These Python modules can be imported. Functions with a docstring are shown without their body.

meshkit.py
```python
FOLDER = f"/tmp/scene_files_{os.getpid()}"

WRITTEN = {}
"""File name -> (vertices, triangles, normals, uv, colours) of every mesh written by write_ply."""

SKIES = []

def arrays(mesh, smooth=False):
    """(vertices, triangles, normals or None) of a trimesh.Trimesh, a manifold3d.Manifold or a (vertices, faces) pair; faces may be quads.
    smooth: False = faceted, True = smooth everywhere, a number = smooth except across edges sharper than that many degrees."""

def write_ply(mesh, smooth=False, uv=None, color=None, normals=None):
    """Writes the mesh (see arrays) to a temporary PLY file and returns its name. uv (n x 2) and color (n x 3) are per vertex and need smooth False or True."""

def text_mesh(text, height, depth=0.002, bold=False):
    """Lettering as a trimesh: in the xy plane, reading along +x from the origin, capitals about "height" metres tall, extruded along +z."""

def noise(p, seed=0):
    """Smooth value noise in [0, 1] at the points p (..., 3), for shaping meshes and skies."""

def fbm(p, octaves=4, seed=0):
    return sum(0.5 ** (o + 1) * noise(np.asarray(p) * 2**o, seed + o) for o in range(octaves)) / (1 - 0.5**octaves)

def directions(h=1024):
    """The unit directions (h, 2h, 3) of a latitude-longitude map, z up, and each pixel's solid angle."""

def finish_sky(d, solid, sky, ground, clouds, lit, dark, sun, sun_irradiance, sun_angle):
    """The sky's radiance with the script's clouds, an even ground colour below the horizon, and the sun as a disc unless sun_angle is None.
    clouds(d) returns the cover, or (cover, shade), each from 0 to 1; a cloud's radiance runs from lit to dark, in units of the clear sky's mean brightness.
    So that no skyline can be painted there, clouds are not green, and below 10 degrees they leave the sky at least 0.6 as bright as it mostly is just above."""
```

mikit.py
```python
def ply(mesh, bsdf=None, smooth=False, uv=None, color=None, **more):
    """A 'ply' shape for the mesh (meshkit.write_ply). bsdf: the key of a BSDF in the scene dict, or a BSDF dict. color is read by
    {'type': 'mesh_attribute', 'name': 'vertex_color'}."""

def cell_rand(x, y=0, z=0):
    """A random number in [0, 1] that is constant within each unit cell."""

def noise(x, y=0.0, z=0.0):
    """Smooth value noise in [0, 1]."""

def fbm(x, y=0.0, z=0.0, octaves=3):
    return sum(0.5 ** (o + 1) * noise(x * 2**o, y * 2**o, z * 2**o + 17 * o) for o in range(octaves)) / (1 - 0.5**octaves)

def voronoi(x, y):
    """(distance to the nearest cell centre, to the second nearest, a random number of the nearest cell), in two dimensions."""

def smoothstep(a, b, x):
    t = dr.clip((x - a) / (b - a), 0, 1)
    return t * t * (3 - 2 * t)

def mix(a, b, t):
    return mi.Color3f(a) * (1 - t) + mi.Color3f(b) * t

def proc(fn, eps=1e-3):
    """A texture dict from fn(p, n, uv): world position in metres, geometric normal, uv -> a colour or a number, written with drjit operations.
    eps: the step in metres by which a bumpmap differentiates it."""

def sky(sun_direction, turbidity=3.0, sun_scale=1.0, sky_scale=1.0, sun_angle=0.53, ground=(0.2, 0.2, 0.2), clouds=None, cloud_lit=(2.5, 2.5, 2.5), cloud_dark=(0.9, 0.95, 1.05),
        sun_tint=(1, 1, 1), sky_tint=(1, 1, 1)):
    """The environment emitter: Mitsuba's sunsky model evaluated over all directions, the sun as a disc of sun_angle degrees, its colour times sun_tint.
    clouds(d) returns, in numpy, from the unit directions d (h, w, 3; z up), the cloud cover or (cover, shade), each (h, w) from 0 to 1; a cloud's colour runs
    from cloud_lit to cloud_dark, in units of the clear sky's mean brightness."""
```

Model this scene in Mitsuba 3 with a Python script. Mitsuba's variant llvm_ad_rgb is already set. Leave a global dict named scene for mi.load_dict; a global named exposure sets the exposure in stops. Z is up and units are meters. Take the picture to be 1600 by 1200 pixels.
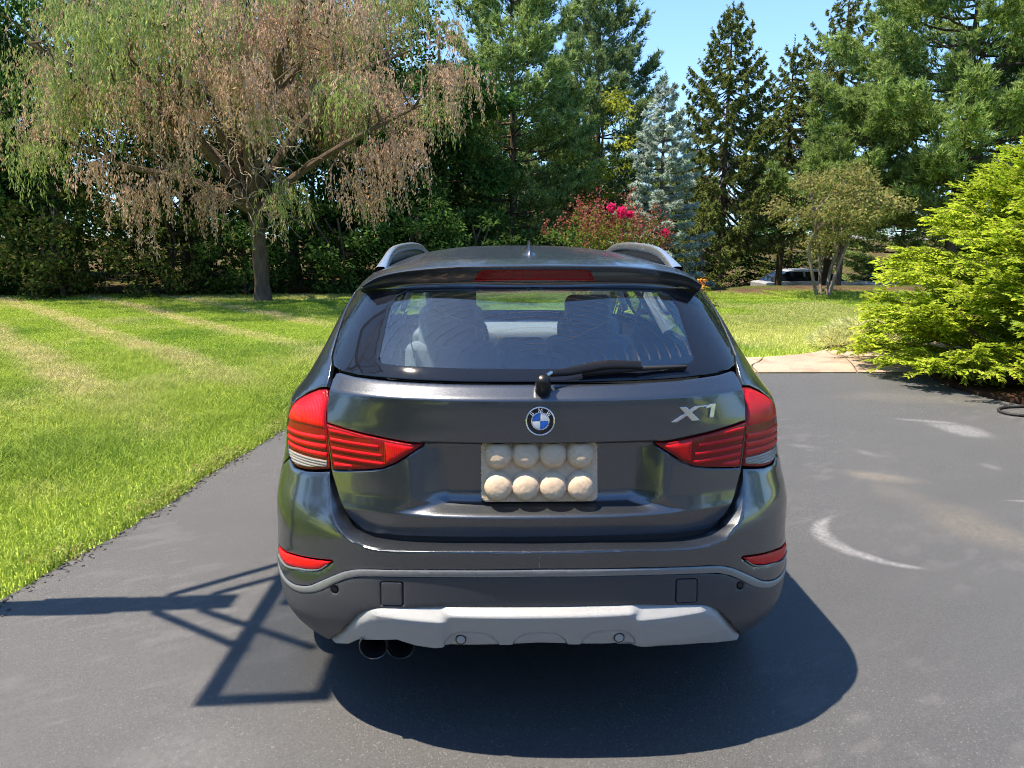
import math, random, numpy as np, trimesh, mitsuba as mi, mikit, meshkit
import drjit as dr
from scipy.spatial import Delaunay
from scipy.interpolate import PchipInterpolator as PI
import shapely, shapely.affinity
from shapely.geometry import Polygon, LineString, Point, MultiPolygon, box as sbox
from shapely.ops import unary_union
T = mi.ScalarTransform4f
scene, labels = {}, {}

# ------------------------------------------------------------------ camera, sky, exposure
CAM = np.array([-0.128, -2.0, 1.57]); YAW = math.atan(25/1150); PITCH = math.atan(232/1150)
FWD = np.array([math.sin(YAW)*math.cos(PITCH), math.cos(YAW)*math.cos(PITCH), -math.sin(PITCH)])
scene['camera'] = {'type': 'perspective', 'fov': 2*math.degrees(math.atan(800/1150)), 'fov_axis': 'x', 'near_clip': 0.05, 'far_clip': 2000.0,
                   'to_world': T().look_at(origin=CAM.tolist(), target=(CAM+FWD).tolist(), up=[0, 0, 1])}
SUN = np.array([-0.39, -0.02, 1.0])
scene['sky'] = mikit.sky(SUN.tolist(), turbidity=2.2, sky_scale=1.0, sky_tint=(.92, 1.03, 1.08))
exposure = 2.9

# ------------------------------------------------------------------ helpers
def put(key, mesh, bsdf, smooth=False, label=None, cat=None, group=None, kind=None, **kw):
    k, i = key, 0
    while k in scene:
        i += 1; k = '%s_%03d' % (key, i)
    scene[k] = mikit.ply(mesh, bsdf, smooth, **kw)
    tag(k, label, cat, group, kind)
    return k
def tag(k, label=None, cat=None, group=None, kind=None):
    d = {}
    if label: d['label'] = label
    if cat: d['category'] = cat
    if group: d['group'] = group
    if kind: d['kind'] = kind
    if d: labels.setdefault(k, {}).update(d)
def cat_(ms):
    vs, fs, o = [], [], 0
    for v, f in ms:
        v = np.asarray(v, float); f = np.asarray(f, int)
        if f.shape[1] == 4: f = np.vstack([f[:, [0, 1, 2]], f[:, [0, 2, 3]]])
        vs.append(v); fs.append(f+o); o += len(v)
    return np.vstack(vs), np.vstack(fs)
def tm(m): return np.array(m.vertices), np.array(m.faces)
def bx(c, s, rz=0.0):
    m = trimesh.creation.box(extents=s)
    if rz: m.apply_transform(trimesh.transformations.rotation_matrix(rz, [0, 0, 1]))
    m.apply_translation(c); return tm(m)
def rbox(c, s, r=.02, n=2):
    """rounded box by a hull of spheres"""
    h = np.array(s)/2-r
    sp = trimesh.creation.icosphere(subdivisions=n, radius=r)
    pts = np.vstack([sp.vertices+h*np.array([a, b, d]) for a in (-1, 1) for b in (-1, 1) for d in (-1, 1)])
    m = trimesh.convex.convex_hull(pts); m.apply_translation(c); return tm(m)
def rot(m, ax, deg, about=(0, 0, 0)):
    M = trimesh.transformations.rotation_matrix(math.radians(deg), ax, about)
    v = np.asarray(m[0]); return v@M[:3, :3].T+M[:3, 3], m[1]
def tube(pts, r, n=8, cap=True):
    p = np.asarray(pts, float); k = len(p); r = np.broadcast_to(np.asarray(r, float), (k,))
    t = np.gradient(p, axis=0); t /= np.linalg.norm(t, axis=1, keepdims=True)+1e-12
    ref = np.array([0, 0, 1.0]) if np.abs(t[:, 2]).mean() < .8 else np.array([1.0, 0.03, 0])
    a = np.cross(t, ref); a /= np.linalg.norm(a, axis=1, keepdims=True)+1e-12
    b = np.cross(t, a); an = np.arange(n)*2*np.pi/n
    v = p[:, None]+r[:, None, None]*(np.cos(an)[None, :, None]*a[:, None]+np.sin(an)[None, :, None]*b[:, None])
    i, j = np.meshgrid(np.arange(k-1), np.arange(n), indexing='ij')
    q = np.stack([i*n+j, i*n+(j+1) % n, (i+1)*n+(j+1) % n, (i+1)*n+j], -1).reshape(-1, 4)[:, ::-1]
    v = v.reshape(-1, 3); f = np.vstack([q[:, [0, 1, 2]], q[:, [0, 2, 3]]])
    if cap:
        c0, c1 = len(v), len(v)+1; v = np.vstack([v, p[:1], p[-1:]]); jj = np.arange(n)
        f = np.vstack([f, np.stack([jj*0+c0, jj, (jj+1) % n], 1), np.stack([jj*0+c1, (k-1)*n+(jj+1) % n, (k-1)*n+jj], 1)])
    return v, f
def lathe(prof, n=32, axis='z'):
    m = trimesh.creation.revolve(np.array(prof), sections=n); v = np.array(m.vertices)
    if axis == 'y': v = v[:, [0, 2, 1]]; return v, np.array(m.faces)[:, ::-1]
    if axis == 'x': v = v[:, [2, 0, 1]]
    return v, np.array(m.faces)
def strip(A, B):
    A, B = np.asarray(A, float), np.asarray(B, float); n = len(A); i = np.arange(n-1)
    return np.vstack([A, B]), np.stack([i, i+1, n+i+1, n+i], 1)
def gridmesh(P):
    n, m = P.shape[:2]; i, j = np.meshgrid(np.arange(n-1), np.arange(m-1), indexing='ij')
    q = np.stack([i*m+j, (i+1)*m+j, (i+1)*m+j+1, i*m+j+1], -1).reshape(-1, 4)
    return P.reshape(-1, 3), q
def dens(pts, h, closed=True):
    p = np.asarray(pts, float)
    if closed: p = np.vstack([p, p[:1]])
    out = []
    for a, b in zip(p[:-1], p[1:]):
        k = max(1, int(np.ceil(np.linalg.norm(b-a)/h))); out.append(a+(b-a)*np.arange(k)[:, None]/k)
    if not closed: out.append(p[-1:])
    return np.vstack(out)
def smooth_line(pts, n=8):
    """Catmull-Rom through the points"""
    p = np.asarray(pts, float); q = np.vstack([2*p[0]-p[1], p, 2*p[-1]-p[-2]]); out = []
    for i in range(1, len(q)-2):
        t = np.linspace(0, 1, n, endpoint=False)[:, None]; a, b, c, d = q[i-1], q[i], q[i+1], q[i+2]
        out.append(.5*(2*b+(c-a)*t+(2*a-5*b+4*c-d)*t*t+(3*b-a-3*c+d)*t**3))
    out.append(p[-1:]); return np.vstack(out)
def polys(g):
    if g.is_empty: return []
    return [x for x in (g.geoms if hasattr(g, 'geoms') else [g]) if isinstance(x, Polygon) and x.area > 1e-7]
def panel(poly, fn, h=.02, t=.012, bev=.003, off=0.0, lines=(), rim=True):
    """a body panel: the outline poly (in the parameters of fn) laid on the skin fn(a, z), with turned-in rounded edges; +off stands proud"""
    out = []
    for pg in polys(poly):
        rings = [np.array(pg.exterior.coords)[:-1]]+[np.array(r.coords)[:-1] for r in pg.interiors]
        B = [dens(r, h*.7) for r in rings]
        pts, dep, loops, n = [], [], [], 0
        for r in B:
            pts.append(r); dep.append(np.full(len(r), bev*.8)); loops.append(np.arange(n, n+len(r))); n += len(r)
        ins = pg.buffer(-bev)
        for q in polys(ins):
            for r in [q.exterior]+list(q.interiors):
                c = dens(np.array(r.coords)[:-1], h*.7); pts.append(c); dep.append(np.zeros(len(c)))
        core = pg.buffer(-bev-h*.45)
        if not core.is_empty:
            x0, z0, x1, z1 = core.bounds
            gx, gz = np.meshgrid(np.arange(x0, x1+h, h), np.arange(z0, z1+h, h*.999)); g = np.stack([gx.ravel(), gz.ravel()], 1)
            if lines:
                lz = np.array([L[0][1] for L in lines]); g = g[np.abs(g[:, 1:2]-lz).min(1) > h*.42]
                for L in lines: g = np.vstack([g, dens(L, h*.7, False)])
            g = g[shapely.contains_xy(core, g[:, 0], g[:, 1])]
            pts.append(g); dep.append(np.zeros(len(g)))
        P, D = np.vstack(pts), np.concatenate(dep)
        tri = Delaunay(P+1e-9*np.arange(len(P))[:, None]).simplices
        c = P[tri].mean(1); tri = tri[shapely.contains_xy(pg, c[:, 0], c[:, 1])]
        a, b, d = P[tri[:, 0]], P[tri[:, 1]], P[tri[:, 2]]
        ar = (b[:, 0]-a[:, 0])*(d[:, 1]-a[:, 1])-(b[:, 1]-a[:, 1])*(d[:, 0]-a[:, 0])
        tri = np.where((ar < 0)[:, None], tri[:, [0, 2, 1]], tri); tri = tri[np.abs(ar) > 1e-12]
        X = fn(P[:, 0], P[:, 1]); e = 1e-4
        nn = np.cross(fn(P[:, 0]+e, P[:, 1])-fn(P[:, 0]-e, P[:, 1]), fn(P[:, 0], P[:, 1]+e)-fn(P[:, 0], P[:, 1]-e))
        nn /= np.linalg.norm(nn, axis=1, keepdims=True)+1e-15
        V = X+nn*(off-D)[:, None]; F = [tri]; nv = len(V); VV = [V]
        if rim:
            for L in loops:
                R = X[L]+nn[L]*(off-t); k = len(L); i = np.arange(k); j = (i+1) % k
                s = 1 if Polygon(P[L]).exterior.is_ccw else -1
                q = np.vstack([np.stack([L[i], nv+i, L[j]], 1), np.stack([L[j], nv+i, nv+j], 1)])
                if s*1 < 0: q = q[:, ::-1]
                F.append(q); VV.append(R); nv += k
        out.append((np.vstack(VV), np.vstack(F)))
    return cat_(out)
def mirror(pts): return [(-a, b) for a, b in pts]
def sym(right):
    """closed symmetric outline from its right half, listed from the bottom centre to the top centre"""
    return Polygon(list(right)+[(-a, b) for a, b in right[::-1] if a > 1e-9]).buffer(0)
def poly(p): return Polygon(p).buffer(0)

# ------------------------------------------------------------------ materials
def rgb(*c): return {'type': 'rgb', 'value': list(map(float, c))}
def mat(name, base, rough=.5, metal=0.0, **k):
    d = {'type': 'principled', 'base_color': base if isinstance(base, dict) else rgb(*base), 'roughness': float(rough), 'metallic': float(metal), **k}
    scene[name] = {'type': 'twosided', 'bsdf': d}; return name
N, FBM, SS, MIX = mikit.noise, mikit.fbm, mikit.smoothstep, mikit.mix
def V3(a): return mi.Color3f(*a)
# ================================================================== the car (rear bumper at y = 0, heading +y)
def flake(p, n, uv): return mi.Color3f(.215, .235, .268)*(.72+.56*N(p.x*700, p.y*700, p.z*700))
def worn(p, n, uv):
    c = flake(p, n, uv); br = SS(.42, .6, N(p.z*160, 3.3))
    sc = (1-SS(.0006, .0016, dr.abs(p.x+.004)))*SS(.612, .62, p.z)*(1-SS(.668, .676, p.z))*br
    ch = SS(.86, .92, N(p.x*75, p.z*60, 5))*(1-SS(.003, .010, dr.abs(p.z-.669)))*(1-SS(.25, .5, dr.abs(p.x-.05)))*(1-SS(.008, .012, p.y))
    hz = (1-SS(.0004, .0012, dr.abs(p.z-.586-.04*(p.x+.5))))*(1-SS(.03, .05, dr.abs(p.x+.42)))
    return MIX(c, (.8, .8, .8), dr.clip(sc*.7+ch*.4+hz*.3, 0, 1))
for nm_, fn_ in (('paint', flake), ('bumper_paint', worn)):   # rough metal flake under a sharp clear coat
    scene[nm_] = {'type': 'twosided', 'bsdf': {'type': 'blendbsdf', 'weight': .60, 'flake': {'type': 'principled', 'base_color': mikit.proc(fn_), 'roughness': .29, 'metallic': 1.0},
                  'coat': {'type': 'roughplastic', 'distribution': 'ggx', 'alpha': .006, 'int_ior': 1.85, 'diffuse_reflectance': rgb(.018, .022, .028)}}}
mat('black_plastic', (.018, .019, .021), .45, specular=.45)
mat('cladding', (.040, .045, .054), .42, specular=.5)
mat('trim_grey', (.22, .235, .25), .35, .5, specular=.5)
mat('skid_silver', (.285, .305, .32), .4, .05, specular=.5)
mat('gloss_black', (.008, .010, .016), .04, specular=.55)
mat('rubber', (.015, .015, .016), .7)
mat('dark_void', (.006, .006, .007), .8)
mat('chrome', (.82, .83, .85), .12, 1.0)
mat('badge_chrome', (.74, .75, .77), .26, 1.0)
mat('rail_metal', (.62, .65, .67), .28, .9)
mat('wheel_alloy', (.45, .46, .47), .3, .9)
mat('tip_metal', (.05, .05, .052), .35, .8)
mat('tip_rim', (.22, .22, .23), .3, 1.0)
mat('red_lens', (.58, .004, .006), .10, specular=.28, clearcoat=.3, clearcoat_gloss=.98)
mat('red_dark', (.20, .003, .005), .12, specular=.3, clearcoat=.3, clearcoat_gloss=.98)
mat('red_bar', (.56, .005, .007), .12, specular=.25, clearcoat=.25, clearcoat_gloss=.98)
for nm_ in ('red_bar', 'red_dark', 'red_lens', 'clear_lens_'):
    if nm_ in scene: scene[nm_]['bsdf'] = {'type': 'bumpmap', 'scale': .0006, 'texture': mikit.proc(lambda p, n, uv: .5+.5*dr.sin(p.x*1100)+.25*N(p.x*160, p.z*160), 3e-4), 'bsdf': scene[nm_]['bsdf']}
mat('clear_lens', (.25, .24, .22), .2, specular=.5, clearcoat=.6)
mat('brake_red', (.16, .003, .006), .10, specular=.3, clearcoat=.3)
mat('heater_line', (.60, .44, .33), .4)
mat('wiper_black', (.007, .007, .008), .35, specular=.4)
mat('blue_enamel', (.01, .13, .55), .15, clearcoat=1.0)
mat('white_enamel', (.80, .81, .83), .15, clearcoat=1.0)
mat('seat_cloth', (.15, .165, .19), .8, sheen=.3)
mat('cabin_plastic', (.17, .175, .185), .6)
mat('cabin_pale', (.42, .41, .39), .8)
scene['car_glass'] = {'type': 'thindielectric', 'int_ior': 1.95, 'specular_transmittance': rgb(.76, .92, 1.0)}
scene['screen_glass'] = {'type': 'thindielectric', 'int_ior': 1.5, 'specular_transmittance': rgb(.82, .90, .88)}
scene['side_glass'] = {'type': 'thindielectric', 'int_ior': 1.5, 'specular_transmittance': rgb(.80, .88, .85)}

TZ = np.array([.24, .30, .36, .42, .49, .60, .668, .72, .78, .86, .95, 1.02, 1.07, 1.12, 1.20, 1.28, 1.35, 1.40, 1.44, 1.47])
TW = np.array([.855, .885, .905, .915, .922, .924, .922, .916, .903, .888, .876, .858, .818, .783, .742, .712, .680, .645, .598, .55])
TY = np.array([.13, .075, .035, .01, .0, .0, .0, .010, .038, .073, .088, .10, .115, .142, .224, .312, .390, .446, .50, .54])
TB = np.array([.72]*8+[.70, .66, .62, .60, .60, .60, .60, .62, .64, .66, .68, .70])
TN = np.array([3.3, 3.3, 3.2, 3.0, 2.8]+[2.6]*7+[2.7, 2.8]+[3.0]*6)
fW, fY, fB, fN = (PI(TZ, t) for t in (TW, TY, TB, TN))
LEN, NB = 4.45, .85
def S(u, z):
    """the wrap-around skin: |u| <= 1 from the rear centre round the corner, then metres along the flank to the nose"""
    u = np.asarray(u, float); z = np.asarray(z, float)+0*u
    zc = np.clip(z, .24, 1.47); w, yr, b, n = fW(zc), fY(zc), fB(zc), fN(zc); s = np.sign(u); a = np.abs(u)
    ph = np.clip(a, 0, 1)*np.pi/2
    x = w*np.sin(ph)**(2/n); y = yr+b*(1-np.maximum(np.cos(ph), 1e-9)**(2/n))
    y = np.where(a > 1, yr+b+(a-1), y)
    f = np.clip((y-(LEN-NB))/NB, 0, 1)
    x = np.where(y > LEN-NB, x*np.maximum(1-f**2.4, 0)**(1/2.4), x)
    return np.stack([s*x, np.minimum(y, LEN), z], -1)
def u_of_x(x, z):
    z = np.clip(z, .24, 1.47)
    return np.sign(x)*2/np.pi*np.arcsin(np.clip(np.abs(x)/fW(z), 0, 1)**(fN(z)/2))
def Sx(x, z): return S(u_of_x(np.asarray(x, float), np.asarray(z, float)), z)
def lin(z, *p):
    p = np.array(p); return np.interp(z, p[:, 0], p[:, 1])
def rnd(z, *p):
    """piecewise linear with its corners rounded over a few millimetres"""
    p = np.array(p); return sum(np.interp(np.asarray(z)+d, p[:, 0], p[:, 1])*k for d, k in ((-.003, .25), (0, .5), (.003, .25)))
def plan(x, z, n_=None):
    w, b, n = fW(z), fB(z), fN(z)
    return b*(1-np.maximum(1-np.minimum(np.abs(x)/w, .999)**n, 0)**(1/n))
def Tg(x, z):
    """tailgate skin: height field with the number recess, the shelf below it and the shoulder crease"""
    x = np.asarray(x, float); z = np.asarray(z, float); ax = np.abs(x)
    cen = rnd(z, (.66, .072), (.69, .060), (.750, .046), (.757, .048), (.768, .075), (.778, .100), (.79, .114), (.81, .121), (.957, .128), (.963, .118), (.968, .094), (.973, .083), (1.097, .0905), (1.104, .096), (1.112, .108), (1.165, .186))
    sid = rnd(z, (.66, .072), (.69, .060), (.752, .046), (.765, .050), (.80, .058), (.90, .072), (.973, .083), (1.097, .0905), (1.104, .096), (1.112, .108), (1.165, .186))
    hw = np.interp(z, [.75, .77, .785, .80, .97], [.33, .285, .268, .277, .305])
    t = np.clip((ax-hw)/np.interp(z, [.75, .80, .97], [.16, .105, .085]), 0, 1); m = 1-t*t*(3-2*t)*.35-t*.65
    return np.stack([x, sid+(cen-sid)*m+plan(x, np.clip(z, .24, 1.47)), z], -1)
def Kd(x, z):
    """skid plate skin"""
    x = np.asarray(x, float); z = np.asarray(z, float); ax = np.abs(x)
    off = .72*(1-np.maximum(1-np.minimum(ax/.91, .999)**2.6, 0)**(1/2.6))
    top = np.interp(ax, [.49, .52, .553, .578, .622, .680, .75], [.490, .475, .452, .424, .364, .277, .20]); dd = np.minimum(.497, top)-z
    sd = np.interp(dd, [-.02, 0, .036, .046], [.016, .002, -.032, -.036])+rnd(z, (.22, .10), (.33, .050), (.36, .034), (.455, .002), (.5, .002))
    ce = rnd(z, (.22, .085), (.33, .035), (.36, .010), (.474, -.032), (.480, -.028), (.4965, .003), (.50, .006))
    t = np.clip((ax-.265)/.035, 0, 1); t = t*t*(3-2*t)
    return np.stack([x, ce+(sd-ce)*t+off, z], -1)

CAR = 'estate_car'
tag(CAR, 'dark grey metallic estate car parked tail first on the driveway', 'car')
def car(part, mesh, bsdf, smooth=35, **k): return put(CAR+'__'+part, mesh, bsdf, smooth, **k)

# outlines, right half, (x, z) on the tailgate or (u, z) on the wrap-around skin
GL = [(0, 1.143), (.215, 1.1435), (.427, 1.1452), (.57, 1.148), (.626, 1.152), (.656, 1.160), (.669, 1.182), (.668, 1.232), (.665, 1.284), (.663, 1.326), (.655, 1.356), (.632, 1.376), (.57, 1.391), (.295, 1.4025), (0, 1.4065)]
CL = [(0, 1.1765), (.25, 1.178), (.457, 1.1815), (.484, 1.184), (.4968, 1.195), (.492, 1.22), (.4815, 1.336), (.463, 1.372), (.43, 1.388), (.25, 1.395), (0, 1.398)]
TI = [(.655, 1.000), (.52, .981), (.38, .964), (.342, .9605), (.362, .947), (.387, .9335), (.434, .903), (.473, .886), (.516, .8775), (.634, .860)]
GATE = [(0, .678), (.13, .679), (.33, .674), (.47, .667), (.5375, .678), (.585, .717), (.617, .773), (.642, .8456), (.6555, .96), (.657, 1.05), (.651, 1.10), (.646, 1.148)]
C1 = [(0, .668), (.107, .668), (.25, .656), (.303, .656), (.361, .671), (.408, .71), (.435, .76), (.452, .81), (.461, .852)]
TO = [(.463, .857), (.476, .94), (.503, 1.015), (.53, 1.065), (.570, 1.095), (.62, 1.088), (.69, 1.062), (.742, 1.028), (.775, .985), (.78, .94), (.757, .885), (.72, .845), (.66, .829), (.57, .836)]
TRT = [(0, .612), (.15, .606), (.31, .587), (.37, .570), (.415, .543), (.462, .512), (.505, .488), (.575, .469), (.65, .462), (.72, .464), (.86, .476)]
TRB = [(0, .590), (.15, .584), (.30, .566), (.355, .551), (.40, .524), (.442, .493), (.485, .472), (.55, .453), (.635, .445), (.72, .447), (.86, .458)]
g = .0028
glass_poly = sym(GL); clear_poly = sym(CL)
gate_poly = sym(GATE[:-1]+[(.648, 1.125), (.640, 1.1445), (.626, 1.1485), (.57, 1.1445), (.427, 1.1417), (.215, 1.140), (0, 1.1395)])
ti = [poly(TI), poly(mirror(TI))]
tg_poly = gate_poly.buffer(-g)
for t_ in ti: tg_poly = tg_poly.difference(t_.buffer(.003))
HL = [[(a, z) for a in np.linspace(-.66, .66, 210)] for z in (.746, .7505, .7545, .7585, .763, .768, .7735, .779, .785, .791, .797, .804, .811, .955, .959, .963, .9665, .970, .974, .9785, 1.095, 1.099, 1.103, 1.107, 1.111, 1.115)]
car('tailgate', panel(tg_poly, Tg, .0115, .014, .004, lines=HL), 'paint', 26)
car('rear_window_frame', panel(glass_poly.difference(clear_poly.buffer(.001)), Sx, .02, .008, .003, off=-.002), 'gloss_black', 40)
v_, f_ = panel(clear_poly.buffer(.0045), Sx, .03, .004, .0005, off=-.0045, rim=False)
RW = car('rear_window', (v_, f_), 'car_glass', True)
# heater lines: arcs on the inside of the pane
hl = []
for i in range(16):
    a = .075+.0345*i; bz = a*.43; t = np.linspace(.02, np.pi-.02, 60); px, pz = a*np.cos(t), 1.1785+bz*np.sin(t)**.9
    ok = shapely.contains_xy(clear_poly.buffer(-.004), px, pz); idx = np.where(ok)[0]
    for run in np.split(idx, np.where(np.diff(idx) > 1)[0]+1):
        if len(run) > 3:
            A = Sx(px[run], pz[run]); A[:, 1] += .004
            n_ = np.array([0, -.25, .17]); hl.append(strip(A-n_*.0021, A+n_*.0021))
for s in (-1, 1):
    A = Sx(np.array([s*.10, s*.33]), np.array([1.25, 1.335])); A[:, 1] += .0045; hl.append(strip(A-[0, -.0008, .0008], A+[0, -.0008, .0008]))
car('rear_window__heater_line', cat_(hl), 'heater_line', False, kind='stuff')

# ledge between tailgate and bumper, and the dark gap behind
n_ = 90
c1 = dens(smooth_line(C1, 8), .004, False); c2 = dens(GATE[:10], .004, False)
rs = lambda p, k: np.stack([np.interp(np.linspace(0, 1, k), np.r_[0, np.cumsum(np.linalg.norm(np.diff(p, axis=0), axis=1))]/np.linalg.norm(np.diff(p, axis=0), axis=1).sum(), p[:, i]) for i in (0, 1)], 1)
q1, q2 = rs(c1, n_), rs(c2[c2[:, 1] < .862], n_)
led, gapm = [], []
for s in (-1, 1):
    A = S(s*q1[:, 0], q1[:, 1]); B = Tg(s*q2[:, 0], q2[:, 1]-.002); B[:, 1] += .022
    M = A+(B-A)*.08; M[:, 2] += .001
    P = np.stack([A+[0, .0015, -.0015], M, A*.5+B*.5, B], 0)
    if s > 0: P = P[:, ::-1]
    led.append(gridmesh(P)); gapm.append(strip(B+[0, .002, -.004], B+[0, .06, .03]))
# bumper
def u_of_y(y, z):
    zc = np.clip(z, .24, 1.47); t = np.clip(1-(y-fY(zc))/fB(zc), 0, 1)
    return np.where(y > fY(zc)+fB(zc), 1+y-fY(zc)-fB(zc), np.arccos(np.clip(t**(fN(zc)/2), 0, 1))*2/np.pi)
def ARCH(uc, r=.375):
    a = np.linspace(0, 2*np.pi, 160, endpoint=False); z = .33+r*np.sin(a); y = abs(uc)-1+.72+r*np.cos(a); u = u_of_y(y, z)
    return Polygon(np.stack([np.sign(uc)*u, z], 1)).buffer(0)
UR, UF = 1.165, 3.92
bump = Polygon(TRT+[(.86, .60), (.90, .70), (.84, .765), (.80, .795), (.72, .838), (.66, .823), (.57, .830), (.461, .850)]+C1[::-1][1:]+[(-a, z) for a, z in C1[1:]]+[(-.461, .850)]+mirror([(.57, .830), (.66, .823), (.72, .838), (.80, .795), (.84, .765), (.90, .70), (.86, .60)])+mirror(TRT[::-1])).buffer(0)
bump = bump.difference(ARCH(UR)).difference(ARCH(-UR))
RF = [(.424, .587), (.47, .5785), (.53, .568), (.60, .556), (.66, .543), (.75, .530), (.756, .519), (.74, .509), (.66, .511), (.605, .520), (.555, .5315), (.515, .5395), (.464, .555)]
rf = [poly(RF), poly(mirror(RF))]
for r_ in rf: bump = bump.difference(r_.buffer(.004))
BM = car('bumper', cat_([panel(bump.buffer(-.0008), S, .014, .014, .0045)]+led), 'bumper_paint', 40)
car('bumper__gap_seal', cat_(gapm), 'dark_void', 40)
for i, r_ in enumerate(rf):
    k = car('bumper__reflector', panel(r_, S, .01, .01, .004, off=.002), 'red_bar', 40)
    s = -1 if i else 1
    lp = Polygon(smooth_line([(.435, .573), (.465, .5495), (.515, .5335), (.56, .524), (.605, .512), (.66, .503), (.75, .502)], 6).tolist()+smooth_line([(.75, .507), (.66, .508), (.605, .5175), (.56, .529), (.515, .5375), (.466, .553), (.435, .577)], 6).tolist()).buffer(0)
    if s < 0: lp = shapely.affinity.scale(lp, -1, 1, origin=(0, 0))
    car('bumper__reflector_lip', panel(lp, S, .01, .01, .001, off=.004), 'trim_grey', 40)
tr = Polygon(TRT+TRB[::-1]+mirror(TRB)+mirror(TRT[::-1])).buffer(0)
tr = Polygon(smooth_line(TRT, 6).tolist()+smooth_line(TRB, 6)[::-1].tolist()+[(-a, z) for a, z in smooth_line(TRB, 6)]+[(-a, z) for a, z in smooth_line(TRT, 6)[::-1]]).buffer(0)
tr = tr.difference(ARCH(UR)).difference(ARCH(-UR))
car('bumper__trim_band', panel(tr.buffer(-.0006), S, .012, .014, .004, off=.003), 'trim_grey', 40)
SKT = [(0, .4965), (.30, .4945), (.44, .479), (.49, .472), (.52, .463), (.553, .443), (.578, .415), (.622, .355), (.680, .268)]
SKB = [(0, .368), (.285, .354), (.318, .347), (.376, .3535), (.433, .3695), (.56, .336), (.60, .300)]
SKB_R = [(0, .368), (.285, .351), (.318, .341), (.376, .338), (.5, .318), (.60, .289), (.68, .260)]
lower = Polygon(TRB+[(.80, .36), (.78, .25)]+mirror([(.80, .36), (.78, .25)][::-1])+mirror(TRB[::-1])).buffer(0)
SKU = [(u_of_x(a, z), z) for a, z in SKT]
sk_u = Polygon([(float(a), z-.004) for a, z in SKU]+[(.60, .20), (-.60, .20)]+[(-float(a), z-.004) for a, z in SKU[::-1]]).buffer(0)
lower = lower.difference(sk_u).difference(ARCH(UR)).difference(ARCH(-UR))
TC = sbox(.247, .488, .300, .552).buffer(.004, 4)
tcs = [poly([(float(u_of_x(a, b)), b) for a, b in ((.418, .492), (.469, .488), (.469, .548), (.418, .553))]).buffer(.005, 4)]
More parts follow.
